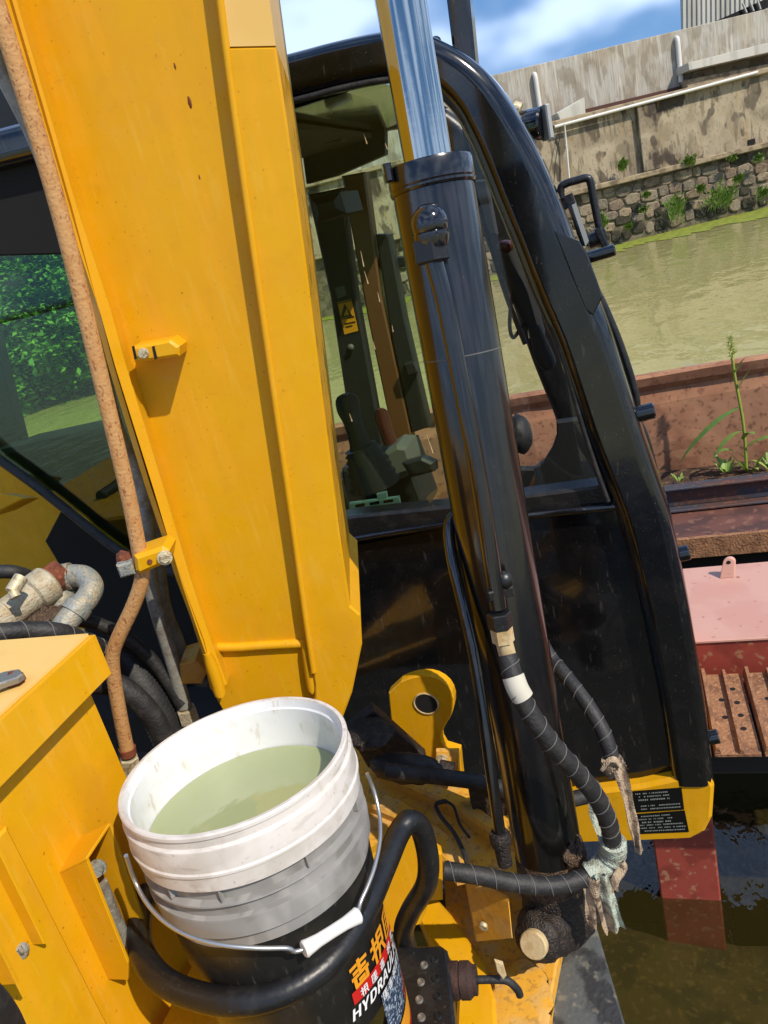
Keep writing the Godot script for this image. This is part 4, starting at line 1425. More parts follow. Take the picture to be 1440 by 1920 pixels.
	m.tube(smooth(PackedVector3Array([ba + bx * 0.025, ba + bx * 0.045, ba + bx * 0.07 - Vector3(0, 0.003, 0), ba + bx * 0.082 - Vector3(0, 0.022, 0), ba + bx * 0.084 - Vector3(0, 0.035, 0)]), 5), 0.006, 12)
	part("drain_tap", m, MT.rubber, bf)
	m = M.new()
	m.prism(plist(ph, [928, 1803, 944, 1808, 950, 1830, 944, 1838, 932, 1822], 0.835), FH * 0.005, 0.001)
	part("tap_lever", m, MT.pale_dirt, bf)
	# punched step
	m = M.new()
	m.prism(plist(pl, [742, 1773, 826, 1771, 838, 1780, 846, 1850, 862, 2010, 700, 2010], 1.55), Vector3(0, -0.03, 0), 0.004)
	var st := part("step_plate", m, MT.black_satin, ex)
	for q in [[795, 1810], [789, 1842], [786, 1875], [815, 1800], [817, 1835], [820, 1868], [822, 1905], [790, 1908]]:
		m = M.new()
		m.lathe([[0.0, 0.0008], [0.0035, 0.0008], [0.004, 0.003], [0.0052, 0.003], [0.0066, 0.0]], pl(q[0], q[1], 1.55), Vector3.UP, 16)
		part("grip_hole", m, MT.steel if q[0] < 800 else MT.black_satin, st)
	# handrail round the pail
	var rail := plist(pl, [277, 1672, 262, 1722, 266, 1785, 305, 1838, 372, 1868, 450, 1878, 540, 1856, 620, 1800, 680, 1715, 722, 1622, 748, 1562, 768, 1540], 1.80)
	var last := rail[rail.size() - 1]
	for q in [[790, 1556], [803, 1612], [798, 1660], [770, 1708], [757, 1748], [770, 1800]]:
		rail.append(pz(q[0], q[1], -last.z + 0.012))
	var rs := smooth(rail, 7)
	m = M.new()
	m.tube(rs, 0.0165, 22)
	part("handrail", m, MT.black_satin, ex)
	# platform that carries the pail
	m = M.new()
	m.box(Vector3(-0.59, 1.615, -0.66), Basis(), Vector3(0.28, 0.04, 0.30), 0.004)
	part("side_step", m, MT.yellow_paint, ex)

func toolbox(ex: Node3D) -> void:
	var m := M.new()
	m.box(Vector3(-1.17, 2.15, -0.28), Basis(), Vector3(0.90, 0.062, 0.965), 0.006)
	var t := part("tool_box", m, MT.yellow_paint, ex)
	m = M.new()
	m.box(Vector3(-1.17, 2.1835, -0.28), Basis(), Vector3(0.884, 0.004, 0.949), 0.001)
	part("glare_lid", m, MT.yellow_pale, t, "pale top of the box with sun glare painted into its colour")  # pale sheet on the lid, sun glare put into its colour
	m = M.new()
	m.box(Vector3(-1.165, 1.53, -0.26), Basis(), Vector3(0.83, 1.177, 0.98), 0.012)
	part("body", m, MT.yellow_paint, t)
	m = M.new()
	m.box(Vector3(-2.3, 1.45, -0.2), Basis(), Vector3(1.3, 0.5, 1.2), 0.012)
	part("added_side_deck", m, MT.yellow_paint, ex)  # unseen yellow deck, added for the cab glass to reflect
	m = M.new()
	m.tube(PackedVector3Array([Vector3(-2.0, 1.71, -0.3), Vector3(-2.0, 1.78, -0.3)]), 0.09, 18)
	m.tube(PackedVector3Array([Vector3(-2.45, 1.71, -0.5), Vector3(-2.4, 1.74, 0.2)]), 0.03, 12)
	part("filler_cap", m, MT.rubber, ex)
	var ze := px(100, 1724, -0.73).z
	m = M.new()
	m.prism(PackedVector3Array([Vector3(-0.727, 1.02, ze), Vector3(-0.727, 2.07, ze), Vector3(-0.727, 2.07, 0.2), Vector3(-0.727, 1.02, 0.2)]), Vector3(-0.022, 0, 0), 0.003)
	part("door_panel", m, MT.yellow_paint, t)
	# lid latch
	m = M.new()
	m.prism(plist(pl, [-30, 1272, 8, 1258, 36, 1253, 43, 1262, 32, 1270, 8, 1278, -30, 1292], 2.20), Vector3(0, -0.008, 0), 0.002)
	var la := part("latch", m, MT.steel, t)
	m = M.new()
	m.blob(pl(30, 1276, 2.188), Basis(), Vector3(0.012, 0.012, 0.012), 0.3, 5, 1.5, 16)
	part("latch_post", m, MT.rust, la)
	# channel bracket with bolt and strut
	var za := px(150, 1735, -0.72).z
	var A := px(111, 1640, -0.752)
	var B := pz(163, 1614, -A.z)
	var D := px(201, 1837, -0.752)
	var E1 := pz(240, 1806, -D.z)
	m = M.new()
	m.prism(PackedVector3Array([A, B, E1, pz(239, 1838, -D.z), D]), Vector3(0, 0, -0.004), 0.001)
	var br := part("channel_bracket", m, MT.yellow_paint, t)
	m = M.new()
	m.prism(PackedVector3Array([A + Vector3(0, 0.004, 0), B + Vector3(0, 0.004, 0), B + Vector3(0.004, 0.012, -0.05), A + Vector3(0, 0.012, -0.05)]), Vector3(0, -0.004, 0), 0.001)
	part("top_flange", m, MT.yellow_paint, br)
	m = M.new()
	m.prism(PackedVector3Array([A + Vector3(0, 0.01, -0.05), B + Vector3(0.004, 0.01, -0.05), E1 + Vector3(-0.004, -0.01, -0.05), D + Vector3(0, -0.01, -0.05)]), Vector3(0, 0, -0.004), 0.001)
	part("back_flange", m, MT.yellow_paint, br)
	var bc := pz(182, 1629, -A.z + 0.022)
	m = M.new()
	m.lathe([[0.0, 0.009], [0.0075, 0.009], [0.009, 0.006], [0.009, 0.0], [0.0115, -0.0], [0.0115, -0.003], [0.0, -0.003]], bc, Vector3(0.5, 0.2, 0.8), 20)
	part("bolt", m, MT.fitting_grey, br)
	m = M.new()
	m.tube(PackedVector3Array([pz(190, 1655, -A.z + 0.03), pz(215, 1715, -A.z + 0.03), pz(238, 1770, -A.z + 0.03)]), 0.008, 12)
	part("strut", m, MT.grey_pipe_paint, br)
	# second bracket, nearer
	var G := px(-30, 1590, -0.727)
	var H := px(62, 1772, -0.727)
	m = M.new()
	m.prism(PackedVector3Array([G, pz(-6, 1590, -G.z), pz(83, 1771, -H.z), H]), Vector3(0, 0, -0.004), 0.001)
	var b2 := part("channel_bracket", m, MT.yellow_paint, t)
	m = M.new()
	m.tube(PackedVector3Array([pz(-20, 1745, -H.z - 0.01), pz(24, 1768, -H.z - 0.01)]), 0.013, 16)
	part("pivot_pin", m, MT.rubber, b2)
	m = M.new()
	m.lathe([[0.0, 0.009], [0.0085, 0.009], [0.0105, 0.006], [0.0105, 0.0], [0.0, 0.0]], pz(37, 1779, -H.z - 0.012), Vector3(0.5, -0.1, 0.85), 20)
	m.box(pz(39, 1780, -H.z - 0.022), Basis(Vector3.UP, 0.5), Vector3(0.004, 0.009, 0.004), 0.001)
	part("bolt", m, MT.fitting_grey, b2)
	m = M.new()
	var Kp := px(-30, 1800, -0.727)
	m.prism(PackedVector3Array([pz(-30, 1760, -Kp.z - 0.03), pz(-8, 1766, -Kp.z - 0.03), pz(32, 1846, -Kp.z - 0.03), pz(-30, 1850, -Kp.z - 0.03)]), Vector3(0, 0, -0.004), 0.001)
	part("lower_flange", m, MT.yellow_paint, b2)
	# warning labels on the face
	m = M.new()
	m.prism(plist(px, [217, 1579, 230, 1601, 219, 1625, 206, 1603], -0.7485), Vector3(-0.001, 0, 0))
	var wl := part("warning_label", m, MT.print_yellow, t)
	m = M.new()
	m.prism(plist(px, [217, 1587, 225, 1601, 219, 1615, 210, 1603], -0.7482), Vector3(-0.0004, 0, 0))
	part("label_print", m, MT.sticker_warn, wl)
	m = M.new()
	m.prism(plist(px, [222, 1632, 232, 1624, 262, 1690, 252, 1712], -0.7485), Vector3(-0.001, 0, 0))
	var wl2 := part("notice_label", m, MT.yellow_dusty, t)
	# hose hanging at the near corner
	m = M.new()
	m.tube(smooth(PackedVector3Array([pz(-40, 1850, 0.33), pz(-6, 1885, 0.34), pz(22, 1930, 0.35), pz(40, 1990, 0.35)]), 6), 0.012, 14)
	part("hose", m, MT.rubber, t)

func hoses(ex: Node3D) -> void:
	# wrapped hose from the hard line to the tied corner
	var p := PackedVector3Array()
	for q in [[951, 1228, 1.03], [960, 1262, 1.015], [973, 1300, 1.0], [1000, 1347, 0.99], [1040, 1402, 0.98], [1085, 1452, 0.98], [1120, 1497, 0.985], [1143, 1550, 0.99], [1148, 1598, 1.0], [1128, 1628, 1.0], [1085, 1650, 0.99], [1030, 1661, 0.985], [960, 1655, 0.985], [900, 1642, 0.99], [832, 1632, 1.0]]:
		p.append(ph(q[0], q[1], q[2]))
	var h := hose("hydraulic_hose", p, 0.0152, ex, MT.rubber, true)
	var m := M.new()
	m.tube(smooth(PackedVector3Array([ph(962, 1268, 1.012), ph(970, 1290, 1.003), ph(980, 1308, 0.998)]), 5), 0.0172, 18)
	part("paper_tag", m, MT.tag_paper, h)
	p = PackedVector3Array()
	for q in [[900, 1060, 1.36], [980, 1150, 1.31], [1030, 1230, 1.25], [1050, 1255, 1.22], [1078, 1290, 1.18], [1110, 1335, 1.14], [1134, 1380, 1.11], [1148, 1428, 1.09], [1150, 1450, 1.09]]:
		p.append(ph(q[0], q[1], q[2]))
	hose("hydraulic_hose", p, 0.0135, ex, MT.rubber, true)
	p = PackedVector3Array()
	for q in [[722, 1445, 1.34], [780, 1452, 1.33], [838, 1458, 1.31], [900, 1467, 1.3], [950, 1482, 1.3], [1000, 1500, 1.3], [1050, 1502, 1.3], [1110, 1490, 1.3]]:
		p.append(ph(q[0], q[1], q[2]))
	var hs := hose("sleeved_hose", p, 0.0165, ex, MT.rubber)
	m = M.new()
	m.blob(ph(765, 1440, 1.38), Basis(Vector3(0, 0, 1), -0.1), Vector3(0.08, 0.035, 0.03), 0.25, 6, 1.2, 24)
	part("rubber_boot", m, MT.rubber, hs)
	# pipe fittings at the left, behind the tool box
	m = M.new()
	var a := ph(-60, 1205, 1.12)
	var b := ph(100, 1088, 1.24)
	var ax := b - a
	var L := ax.length()
	m.lathe([[0.0, 0.0], [0.030, 0.0], [0.032, 0.004], [0.032, L * 0.42], [0.026, L * 0.44], [0.026, L * 0.74], [0.031, L * 0.76], [0.033, L * 0.80], [0.033, L * 0.94], [0.028, L * 0.97], [0.0, L * 0.97]], a, ax, 30)
	var fi := part("pipe_fitting", m, MT.fitting_tan, ex)
	m = M.new()
	m.lathe([[0.0, 0.0], [0.027, 0.0], [0.027, 0.025], [0.0, 0.025]], a + ax * 0.96, ax, 24)
	part("rusty_collar", m, MT.rust, fi)
	m = M.new()
	m.tube(smooth(PackedVector3Array([ph(105, 1086, 1.25), ph(130, 1080, 1.25), ph(158, 1082, 1.24), ph(172, 1100, 1.22), ph(163, 1122, 1.2), ph(145, 1142, 1.18), ph(122, 1170, 1.16), ph(112, 1186, 1.15)]), 6), 0.0195, 20)
	var el := part("elbow", m, MT.fitting_grey, fi)
	for q in [[118, 1083, 1.25, 134, 1080, 1.25], [150, 1134, 1.185, 138, 1150, 1.175]]:
		m = M.new()
		m.tube(PackedVector3Array([ph(q[0], q[1], q[2]), ph(q[3], q[4], q[5])]), 0.0235, 20)
		part("elbow_collar", m, MT.fitting_grey, el)
	m = M.new()
	m.blob(ph(108, 1128, 1.24), Basis(), Vector3(0.033, 0.03, 0.03), 0.1, 3, 1.0, 22)
	part("valve_body", m, MT.fitting_grey, fi)
	m = M.new()
	m.tube(PackedVector3Array([ph(22, 1110, 1.14), ph(40, 1082, 1.16)]), 0.011, 12)
	m.tube(PackedVector3Array([ph(24, 1108, 1.135), ph(30, 1120, 1.13)]), 0.008, 12)
	part("bleed_valve", m, MT.zinc_bolt, fi)
	m = M.new()
	m.blob(ph(70, 1160, 1.2), Basis(), Vector3(0.06, 0.02, 0.05), 0.7, 13, 1.6, 22)
	part("dirt", m, MT.dirt_crust, fi)
	hose("hydraulic_hose", PackedVector3Array([ph(-80, 1200, 1.02), ph(0, 1187, 1.04), ph(60, 1183, 1.06), ph(120, 1188, 1.08), ph(190, 1215, 1.15)]), 0.0145, ex, MT.rubber, true)
	hose("black_hose", PackedVector3Array([ph(-40, 1075, 1.35), ph(20, 1072, 1.35), ph(60, 1085, 1.38), ph(90, 1110, 1.42)]), 0.013, ex, MT.rubber)
	hose("black_hose", PackedVector3Array([ph(130, 1160, 1.25), ph(190, 1172, 1.27), ph(250, 1205, 1.28), ph(300, 1255, 1.28), ph(340, 1320, 1.27)]), 0.012, ex, MT.rubber)
	hose("black_hose", PackedVector3Array([ph(180, 1280, 1.2), ph(230, 1290, 1.2), ph(290, 1350, 1.2), ph(330, 1440, 1.2)]), 0.02, ex, MT.rubber)
	# ribbed sleeve behind the pipe
	var p2 := smooth(PackedVector3Array([ph(215, 1215, 1.32), ph(250, 1260, 1.3), ph(290, 1320, 1.28), ph(325, 1400, 1.27), ph(345, 1470, 1.26)]), 22)
	var rr := []
	for i in p2.size():
		rr.append(0.034 if i % 2 else 0.030)
	m = M.new()
	m.tube(p2, rr, 20)
	part("ribbed_sleeve", m, MT.rubber, ex)
	# dark floor and bulkhead under the boom foot
	m = M.new()
	m.box(Vector3(-1.2, 1.36, -1.15), Basis(), Vector3(1.1, 0.04, 0.7))
	part("well_floor", m, MT.interior_black, ex)

func track(ex: Node3D) -> void:
	var lev := 0.93
	var zn := pl(1380, 1417, lev).z
	var zf := pl(1360, 1266, lev).z
	var w := zn - zf
	var m := M.new()
	m.box(Vector3(-0.35, lev - 0.10, (zn + zf) / 2), Basis(), Vector3(2.6, 0.16, w * 0.6), 0.05)
	var t := part("track", m, MT.undercarriage, ex)
	var shoe := M.new()
	shoe.box(Vector3(0, 0, 0), Basis(), Vector3(0.128, 0.014, w), 0.003)
	shoe.prism(PackedVector3Array([Vector3(-0.064, 0.007, w / 2), Vector3(-0.044, 0.007, w / 2), Vector3(-0.048, 0.032, w / 2), Vector3(-0.058, 0.032, w / 2)]), Vector3(0, 0, -w), 0.001)
	shoe.prism(PackedVector3Array([Vector3(0.004, 0.007, w / 2), Vector3(0.020, 0.007, w / 2), Vector3(0.016, 0.024, w / 2), Vector3(0.008, 0.024, w / 2)]), Vector3(0, 0, -w), 0.001)
	var sm := shoe.mesh()
	var hole := M.new()
	hole.lathe([[0.0, 0.0006], [0.0085, 0.0006], [0.0092, 0.0]], Vector3.ZERO, Vector3.UP, 12)
	var hm := hole.mesh()
	for i in 18:
		var s := part("track_shoe", sm, MT.track_rust, t)
		s.position = Vector3(-1.33 + i * 0.136, lev, (zn + zf) / 2)
		if i > 9:
			for q in [[0.035, -0.28], [-0.015, -0.14], [0.04, -0.10], [-0.016, 0.08], [0.042, 0.06], [0.04, 0.22]]:
				var k := part("bolt_hole", hm, MT.dark_gap, t)
				k.position = Vector3(-1.33 + i * 0.136 + q[0] * 0.8, lev + 0.0074, (zn + zf) / 2 + q[1] * w)
	# front idler under the shoes
	m = M.new()
	m.lathe([[0.0, -w * 0.2], [0.24, -w * 0.2], [0.26, 0.0], [0.24, w * 0.2], [0.0, w * 0.2]], Vector3(1.2, lev - 0.30, (zn + zf) / 2), Vector3(0, 0, 1), 28)
	part("idler_wheel", m, MT.rust, t)

func cab(ex: Node3D) -> void:
	var cz := 1.70
	var m := M.new()
	# lower side panel is the cab's own mesh
	m.prism(plist(pz, [520, 1050, 840, 986, 990, 966, 1181, 947, 1206, 1080, 1240, 1250, 1287, 1462, 1090, 1496, 700, 1540, 520, 1570], cz + 0.012), Vector3(0, 0, -0.05), 0.004)
	var c := part("cab", m, MT.black_gloss_paint, ex)
	# trim bar on top of the panel
	m = M.new()
	m.tube(plist(pz, [560, 1029, 700, 1004, 835, 984, 985, 967, 1178, 947], cz), 0.0085, 10)
	part("sill_trim", m, MT.black_gloss_paint, c)
	m = M.new()
	m.prism(plist(pz, [480, 1005, 660, 968, 840, 950, 985, 930, 1150, 908, 1181, 947, 990, 966, 840, 986, 480, 1055], cz + 0.01), Vector3(0, 0, -0.06), 0.006)
	part("window_sill", m, MT.black_satin, c)
	m = M.new()
	m.tube(plist(pz, [1181, 950, 1205, 1075, 1228, 1185], cz + 0.004), 0.006, 8)
	part("panel_seam", m, MT.black_gloss_paint, c)
	# roof edge, corner and front pillar in one bent section
	var pts := [-420, 400, -200, 335, 0, 285, 250, 222, 545, 150, 640, 126, 720, 110, 775, 108, 812, 121, 853, 146, 890, 182, 918, 225, 945, 276, 972, 335, 1012, 432, 1046, 520, 1088, 617, 1118, 705, 1149, 800, 1180, 885, 1207, 960, 1236, 1080, 1259, 1200, 1280, 1320, 1297, 1448]
	var path := plist(pz, pts, cz + 0.03)
	var ws := []
	var sp := smooth(path, 4)
	for i in sp.size():
		var f := float(i) / (sp.size() - 1)
		ws.append(0.085 if f < 0.35 else lerpf(0.085, 0.118, clampf((f - 0.35) / 0.2, 0, 1)) - lerpf(0.0, 0.016, clampf((f - 0.75) / 0.25, 0, 1)))
	m = M.new()
	m.sweep(sp, Vector3(0, 0, 1), ws, 0.11, 0.032)
	part("front_pillar", m, MT.black_gloss_paint, c)
	m = M.new()   # rubber seal inside the frame
	var sl := plist(pz, [250, 262, 545, 190, 640, 165, 720, 150, 770, 150, 812, 165, 850, 198, 878, 236, 906, 290, 935, 355, 965, 425, 1000, 510, 1036, 610, 1065, 700, 1093, 800, 1122, 890, 1140, 940], cz - 0.012)
	m.tube(smooth(sl, 4), 0.0065, 8)
	part("window_seal", m, MT.rubber, c)
	# far frame, the same bend on the far side
	var fz := 2.66
	var far := PackedVector3Array()
	for q in sp:
		far.append(Vector3(q.x - 0.20, q.y, -fz))
	m = M.new()
	m.sweep(far, Vector3(0, 0, 1), ws, 0.08, 0.03)
	part("far_pillar", m, MT.black_satin, c)
	# windscreen between the two pillars
	m = M.new()
	var wn := sp.size()
	for i in range(wn * 6 / 10, wn - 6):
		m.quad(sp[i] + Vector3(0, 0, -0.05), sp[i + 1] + Vector3(0, 0, -0.05), far[i + 1], far[i], Vector3(1, 0.2, 0))
	part("windscreen", m, MT.clear_glass, c)
	# roof
	var ry := pz(640, 100, cz).y
	var rx := pz(790, 110, cz).x
	m = M.new()
	m.prism(PackedVector3Array([Vector3(-2.0, ry - 0.02, -cz - 0.06), Vector3(-2.0, ry + 0.012, -cz - 0.06), Vector3(rx - 0.45, ry + 0.02, -cz - 0.06), Vector3(rx - 0.2, ry + 0.005, -cz - 0.06), Vector3(rx - 0.12, ry - 0.05, -cz - 0.06), Vector3(rx - 0.18, ry - 0.06, -cz - 0.06), Vector3(-2.0, ry - 0.06, -cz - 0.06)]), Vector3(0, 0, -(fz - cz - 0.08)), 0.004)
	part("roof", m, MT.black_gloss_paint, c)
	m = M.new()
	m.box(Vector3((rx - 2.0) / 2 - 0.18, ry - 0.072, -(cz + fz) / 2), Basis(), Vector3(2.0 + rx - 0.36, 0.014, fz - cz - 0.16))
	part("headliner", m, MT.headliner, c)
	# glass of the right side: a tinted pane and a clearer front pane
	m = M.new()
	var gp := plist(pz, [300, 250, 545, 188, 720, 148, 790, 150, 826, 560, 868, 940, 660, 972, 440, 1010], cz + 0.022)
	m.prism(gp, Vector3(0, 0, -0.005))
	part("side_window", m, MT.pale_green_glass, c)
	m = M.new()
	gp = plist(pz, [792, 150, 812, 158, 850, 190, 880, 232, 910, 290, 960, 400, 1000, 500, 1040, 610, 1095, 800, 1150, 915, 870, 942, 828, 560], cz + 0.022)
	m.cap(gp, Vector3(0, 0, 1))
	part("front_side_window", m, MT.clear_glass, c)
	m = M.new()
	gp = plist(pz, [-500, 486, 0, 479, 330, 474, 430, 1010, 240, 1040, 120, 955, 0, 870, -500, 640], cz + 0.022)
	m.prism(gp, Vector3(0, 0, -0.005))
	part("rear_side_window", m, MT.green_glass, c)
	m = M.new()
	m.tube(smooth(plist(pz, [-300, 670, -60, 815, 0, 862, 60, 905, 120, 952, 180, 1000, 240, 1042, 330, 1075], cz - 0.002), 3), 0.014, 10)
	part("window_seal", m, MT.rubber, c)
	# rear lower body, yellow, in the boom's shade
	m = M.new()
	m.prism(plist(pz, [-500, 660, -60, 820, 0, 868, 120, 958, 240, 1046, 520, 1080, 520, 1560, -500, 1600], cz + 0.36), Vector3(0, 0, -0.04), 0.003)
	part("rear_body", m, MT.yellow_paint, c)
	m = M.new()
	m.prism(plist(pz, [-300, 985, 0, 925, 47, 934, 0, 958, -300, 1040], cz - 0.06), Vector3(0, -0.02, -0.05), 0.004)
	part("body_ledge", m, MT.yellow_paint, c)
	m = M.new()
	m.prism(plist(pz, [-500, 430, 0, 300, 262, 235, 330, 474, 115, 477, 0, 480, -500, 486], cz + 0.012), Vector3(0, 0, -0.05), 0.004)
	part("rear_header", m, MT.dark_gap, c)
	m = M.new()
	m.prism(plist(pz, [112, 962, 250, 1052, 520, 1080, 520, 1560, 150, 1560, 165, 1200, 120, 1075, 84, 1015], cz + 0.3), Vector3(0, 0, -0.03), 0.003)
	part("rear_shade_panel", m, MT.dark_gap, c)  # dark sheet put where the rear body lies in shade
	# dried splashes on the glass
	for q in [[683, 508, 690, 532], [676, 470, 682, 500], [708, 548, 712, 566], [618, 200, 622, 212], [682, 250, 688, 270], [722, 268, 726, 280], [800, 815, 812, 850], [655, 775, 660, 790], [700, 640, 703, 655], [735, 610, 737, 622], [990, 620, 992, 634]]:
		m = M.new()
		var s0 := pz(q[0], q[1], cz + 0.021)
		var s1 := pz(q[2], q[3], cz + 0.021)
		m.tube(PackedVector3Array([s0, s0.lerp(s1, 0.6), s1]), [0.0004, 0.0009, 0.0015], 6)
		part("dried_splash", m, MT.pale_dirt, c)
	# dark pillar between the two panes, hidden behind the boom
	m = M.new()
	m.prism(plist(pz, [250, 215, 330, 200, 480, 1010, 410, 1025], cz + 0.012), Vector3(0, 0, -0.06), 0.006)
	part("middle_pillar", m, MT.black_gloss_paint, c)
	# far side: header, lower door and door posts
	m = M.new()
	m.prism(plist(pz, [-500, 190, 260, 120, 330, 470, 115, 477, 0, 481, -500, 500], fz - 0.04), Vector3(0, 0, -0.05))
	part("far_header", m, MT.interior_black, c)
	m = M.new()
	m.prism(plist(pz, [-500, 900, 40, 834, 232, 790, 420, 765, 470, 1000, -500, 1150], fz - 0.04), Vector3(0, 0, -0.05))
	part("far_door_panel", m, MT.undercarriage, c)
	m = M.new()
	m.prism(plist(pz, [-90, 600, -20, 590, 42, 836, -50, 850], fz - 0.06), Vector3(0, 0, -0.05), 0.004)
	part("far_rear_post", m, MT.interior_black, c)
	m = M.new()
	m.prism(plist(pz, [555, 190, 720, 150, 722, 290, 630, 330, 575, 345], fz - 0.05), Vector3(0, 0, -0.04))
	part("door_header", m, MT.interior_black, c)
	for q in [[[577, 365, 640, 352, 668, 560, 724, 872, 668, 880, 620, 560], "interior_black"], [[640, 330, 684, 322, 716, 560, 778, 845, 744, 856, 690, 600], "reflection_brown"], [[704, 440, 730, 440, 760, 600, 806, 800, 772, 812, 735, 640], "interior_black"]]:  # the brown post carries the boom reflection as its colour
		m = M.new()
		m.prism(plist(pz, q[0], fz - 0.08), Vector3(0, 0, -0.05), 0.006)
		var po := part("door_post", m, MT[q[1]], c)
	m = M.new()
	m.prism(plist(pz, [700, 484, 800, 478, 806, 497, 705, 505], fz - 0.02), Vector3(0, 0, -0.03), 0.004)
	part("door_rail", m, MT.interior_black, c)
	m = M.new()
	m.prism(plist(pz, [757, 683, 776, 679, 784, 697, 765, 704], fz - 0.12), Vector3(0, 0, -0.04), 0.003)
	part("door_latch", m, MT.interior_black, c)
	# warning sticker on the door post
	m = M.new()
	m.prism(plist(pz, [633, 567, 659, 561, 672, 620, 646, 627], fz - 0.083), Vector3(0, 0, -0.001))
	part("warning_sticker", m, MT.print_yellow, c)
	for q in [[646, 569, 661, 592, 639, 596], [650, 578, 655, 590, 645, 592]]:
		m = M.new()
		m.prism(plist(pz, q, fz - (0.084 if q[1] < 575 else 0.085)), Vector3(0, 0, -0.0006))
		part("sticker_triangle", m, MT.plate_black if q[1] < 575 else MT.print_yellow, c)
	for q in [[640, 597, 664, 592, 665, 594, 640, 599], [634, 568, 659, 562, 660, 564, 634, 570], [647, 606, 666, 602, 667, 604, 647, 608], [648, 612, 661, 609, 661, 611, 648, 614]]:
		m = M.new()
		m.prism(plist(pz, q, fz - 0.0845), Vector3(0, 0, -0.0006))
		part("sticker_line", m, MT.plate_black, c)
	m = M.new()
	m.prism(plist(pz, [628, 540, 646, 535, 650, 553, 634, 560], fz - 0.083), Vector3(0, 0, -0.001))
	part("paper_sticker", m, MT.interior_grey, c)
	m = M.new()
	m.blob(pz(658, 651, fz - 0.09), Basis(), Vector3(0.012, 0.012, 0.01), 0.0, 1, 1.0, 14)
	part("door_button", m, MT.interior_grey, c)
	# inside: headrest and seat, levers, console, pierced plate
	m = M.new()
	m.prism(plist(pz, [-30, 850, 230, 795, 330, 1010, 100, 1080], 2.2), Vector3(0, -0.02, -0.3), 0.02)
	part("rear_console", m, MT.undercarriage, c)
	m = M.new()
	m.box(Vector3(-1.42, EYE.y - 0.50, -2.2), Basis(Vector3.BACK, 0.12), Vector3(0.13, 0.62, 0.46), 0.05)
	m.box(Vector3(-1.18, EYE.y - 0.82, -2.2), Basis(), Vector3(0.46, 0.13, 0.46), 0.04)
	part("seat", m, MT.interior_black, c)
	m = M.new()
	m.prism(plist(pz, [580, 375, 634, 360, 646, 400, 590, 420], 2.3), Vector3(0, 0, -0.2), 0.02)
	part("headrest", m, MT.interior_black, c)
	m = M.new()
	m.prism(plist(pz, [560, 215, 610, 208, 640, 248, 640, 265, 565, 275], 2.35), Vector3(0, 0, -0.05), 0.004)
	part("sun_visor", m, MT.headliner, c)
	m = M.new()
	m.tube(smooth(plist(pz, [649, 738, 655, 770, 668, 810, 682, 850], 2.0), 5), [0.012, 0.026, 0.032, 0.034, 0.034, 0.033, 0.030, 0.027, 0.026, 0.026, 0.026, 0.028, 0.03, 0.034, 0.038, 0.042], 18)
	part("control_lever", m, MT.interior_black, c)
	var bt := smooth(plist(pz, [676, 838, 690, 870, 704, 910], 2.0), 10)
	var br := []
	for i in bt.size():
		br.append(0.042 + 0.0016 * i + (0.006 if i % 3 == 0 else 0.0))
	m = M.new()
	m.tube(bt, br, 18)
	part("lever_boot", m, MT.interior_black, c)
	m = M.new()
	m.tube(smooth(plist(pz, [712, 766, 720, 795, 732, 830], 2.12), 5), [0.008, 0.018, 0.022, 0.023, 0.023, 0.0225, 0.022, 0.021, 0.021, 0.021, 0.022], 16)
	part("control_lever", m, MT.lever_brown, c)
	m = M.new()
	m.prism(plist(pz, [720, 850, 742, 836, 764, 838, 772, 866, 776, 888, 750, 900, 735, 896], 2.2), Vector3(0, 0, -0.12), 0.012)
	part("console", m, MT.interior_grey, c)
	m = M.new()
	m.prism(plist(pz, [752, 868, 790, 858, 812, 868, 814, 884, 770, 896], 2.12), Vector3(0, -0.01, -0.06), 0.008)
	part("armrest", m, MT.interior_black, c)
	m = M.new()
	m.prism(plist(pz, [640, 880, 760, 850, 800, 960, 650, 1000], 2.3), Vector3(0, 0, -0.2), 0.01)
	part("console_base", m, MT.interior_black, c)
	m = M.new()
	m.prism(plist(pz, [655, 943, 748, 931, 752, 953, 655, 967], cz + 0.09), Vector3(0, 0, -0.01), 0.002)
	var fp := part("pierced_plate", m, MT.floor_plate_teal, c)
	for q in [[666, 946], [693, 942], [719, 938], [667, 956], [695, 952], [721, 948]]:
		m = M.new()
		m.prism(plist(pz, [q[0], q[1], q[0] + 18, q[1] - 3, q[0] + 19, q[1] + 2, q[0] + 1, q[1] + 5], cz + 0.0885), Vector3(0, 0, -0.001))
		part("plate_hole", m, MT.dark_gap, c)
	m = M.new()
	m.prism(plist(pz, [706, 926, 724, 922, 726, 933, 708, 936], cz + 0.09), Vector3(0, 0, -0.01), 0.002)
	part("plate_tab", m, MT.floor_plate_teal, c)
	# dark side panel by the operator's feet, cut in a curve
	m = M.new()
	m.prism(plist(pz, [1043, 792, 1200, 770, 1260, 1010, 950, 1040, 950, 872, 975, 880, 1000, 880, 1020, 866, 1036, 840, 1044, 815], 2.2), Vector3(0, 0, -0.03), 0.004)
	part("kick_panel", m, MT.interior_black, c)
	m = M.new()
	m.blob(pz(975, 815, 2.1), Basis(), Vector3(0.035, 0.055, 0.05), 0.15, 31, 1.2, 24)
	part("pedal", m, MT.interior_black, c)
	m = M.new()
	m.box(Vector3(-0.7, pz(1290, 1455, cz).y - 0.02, -(cz + fz) / 2), Basis(), Vector3(1.45, 0.06, fz - cz - 0.1))
	part("cab_floor", m, MT.interior_black, c)
	# wiper motor and arm behind the front pane
	m = M.new()
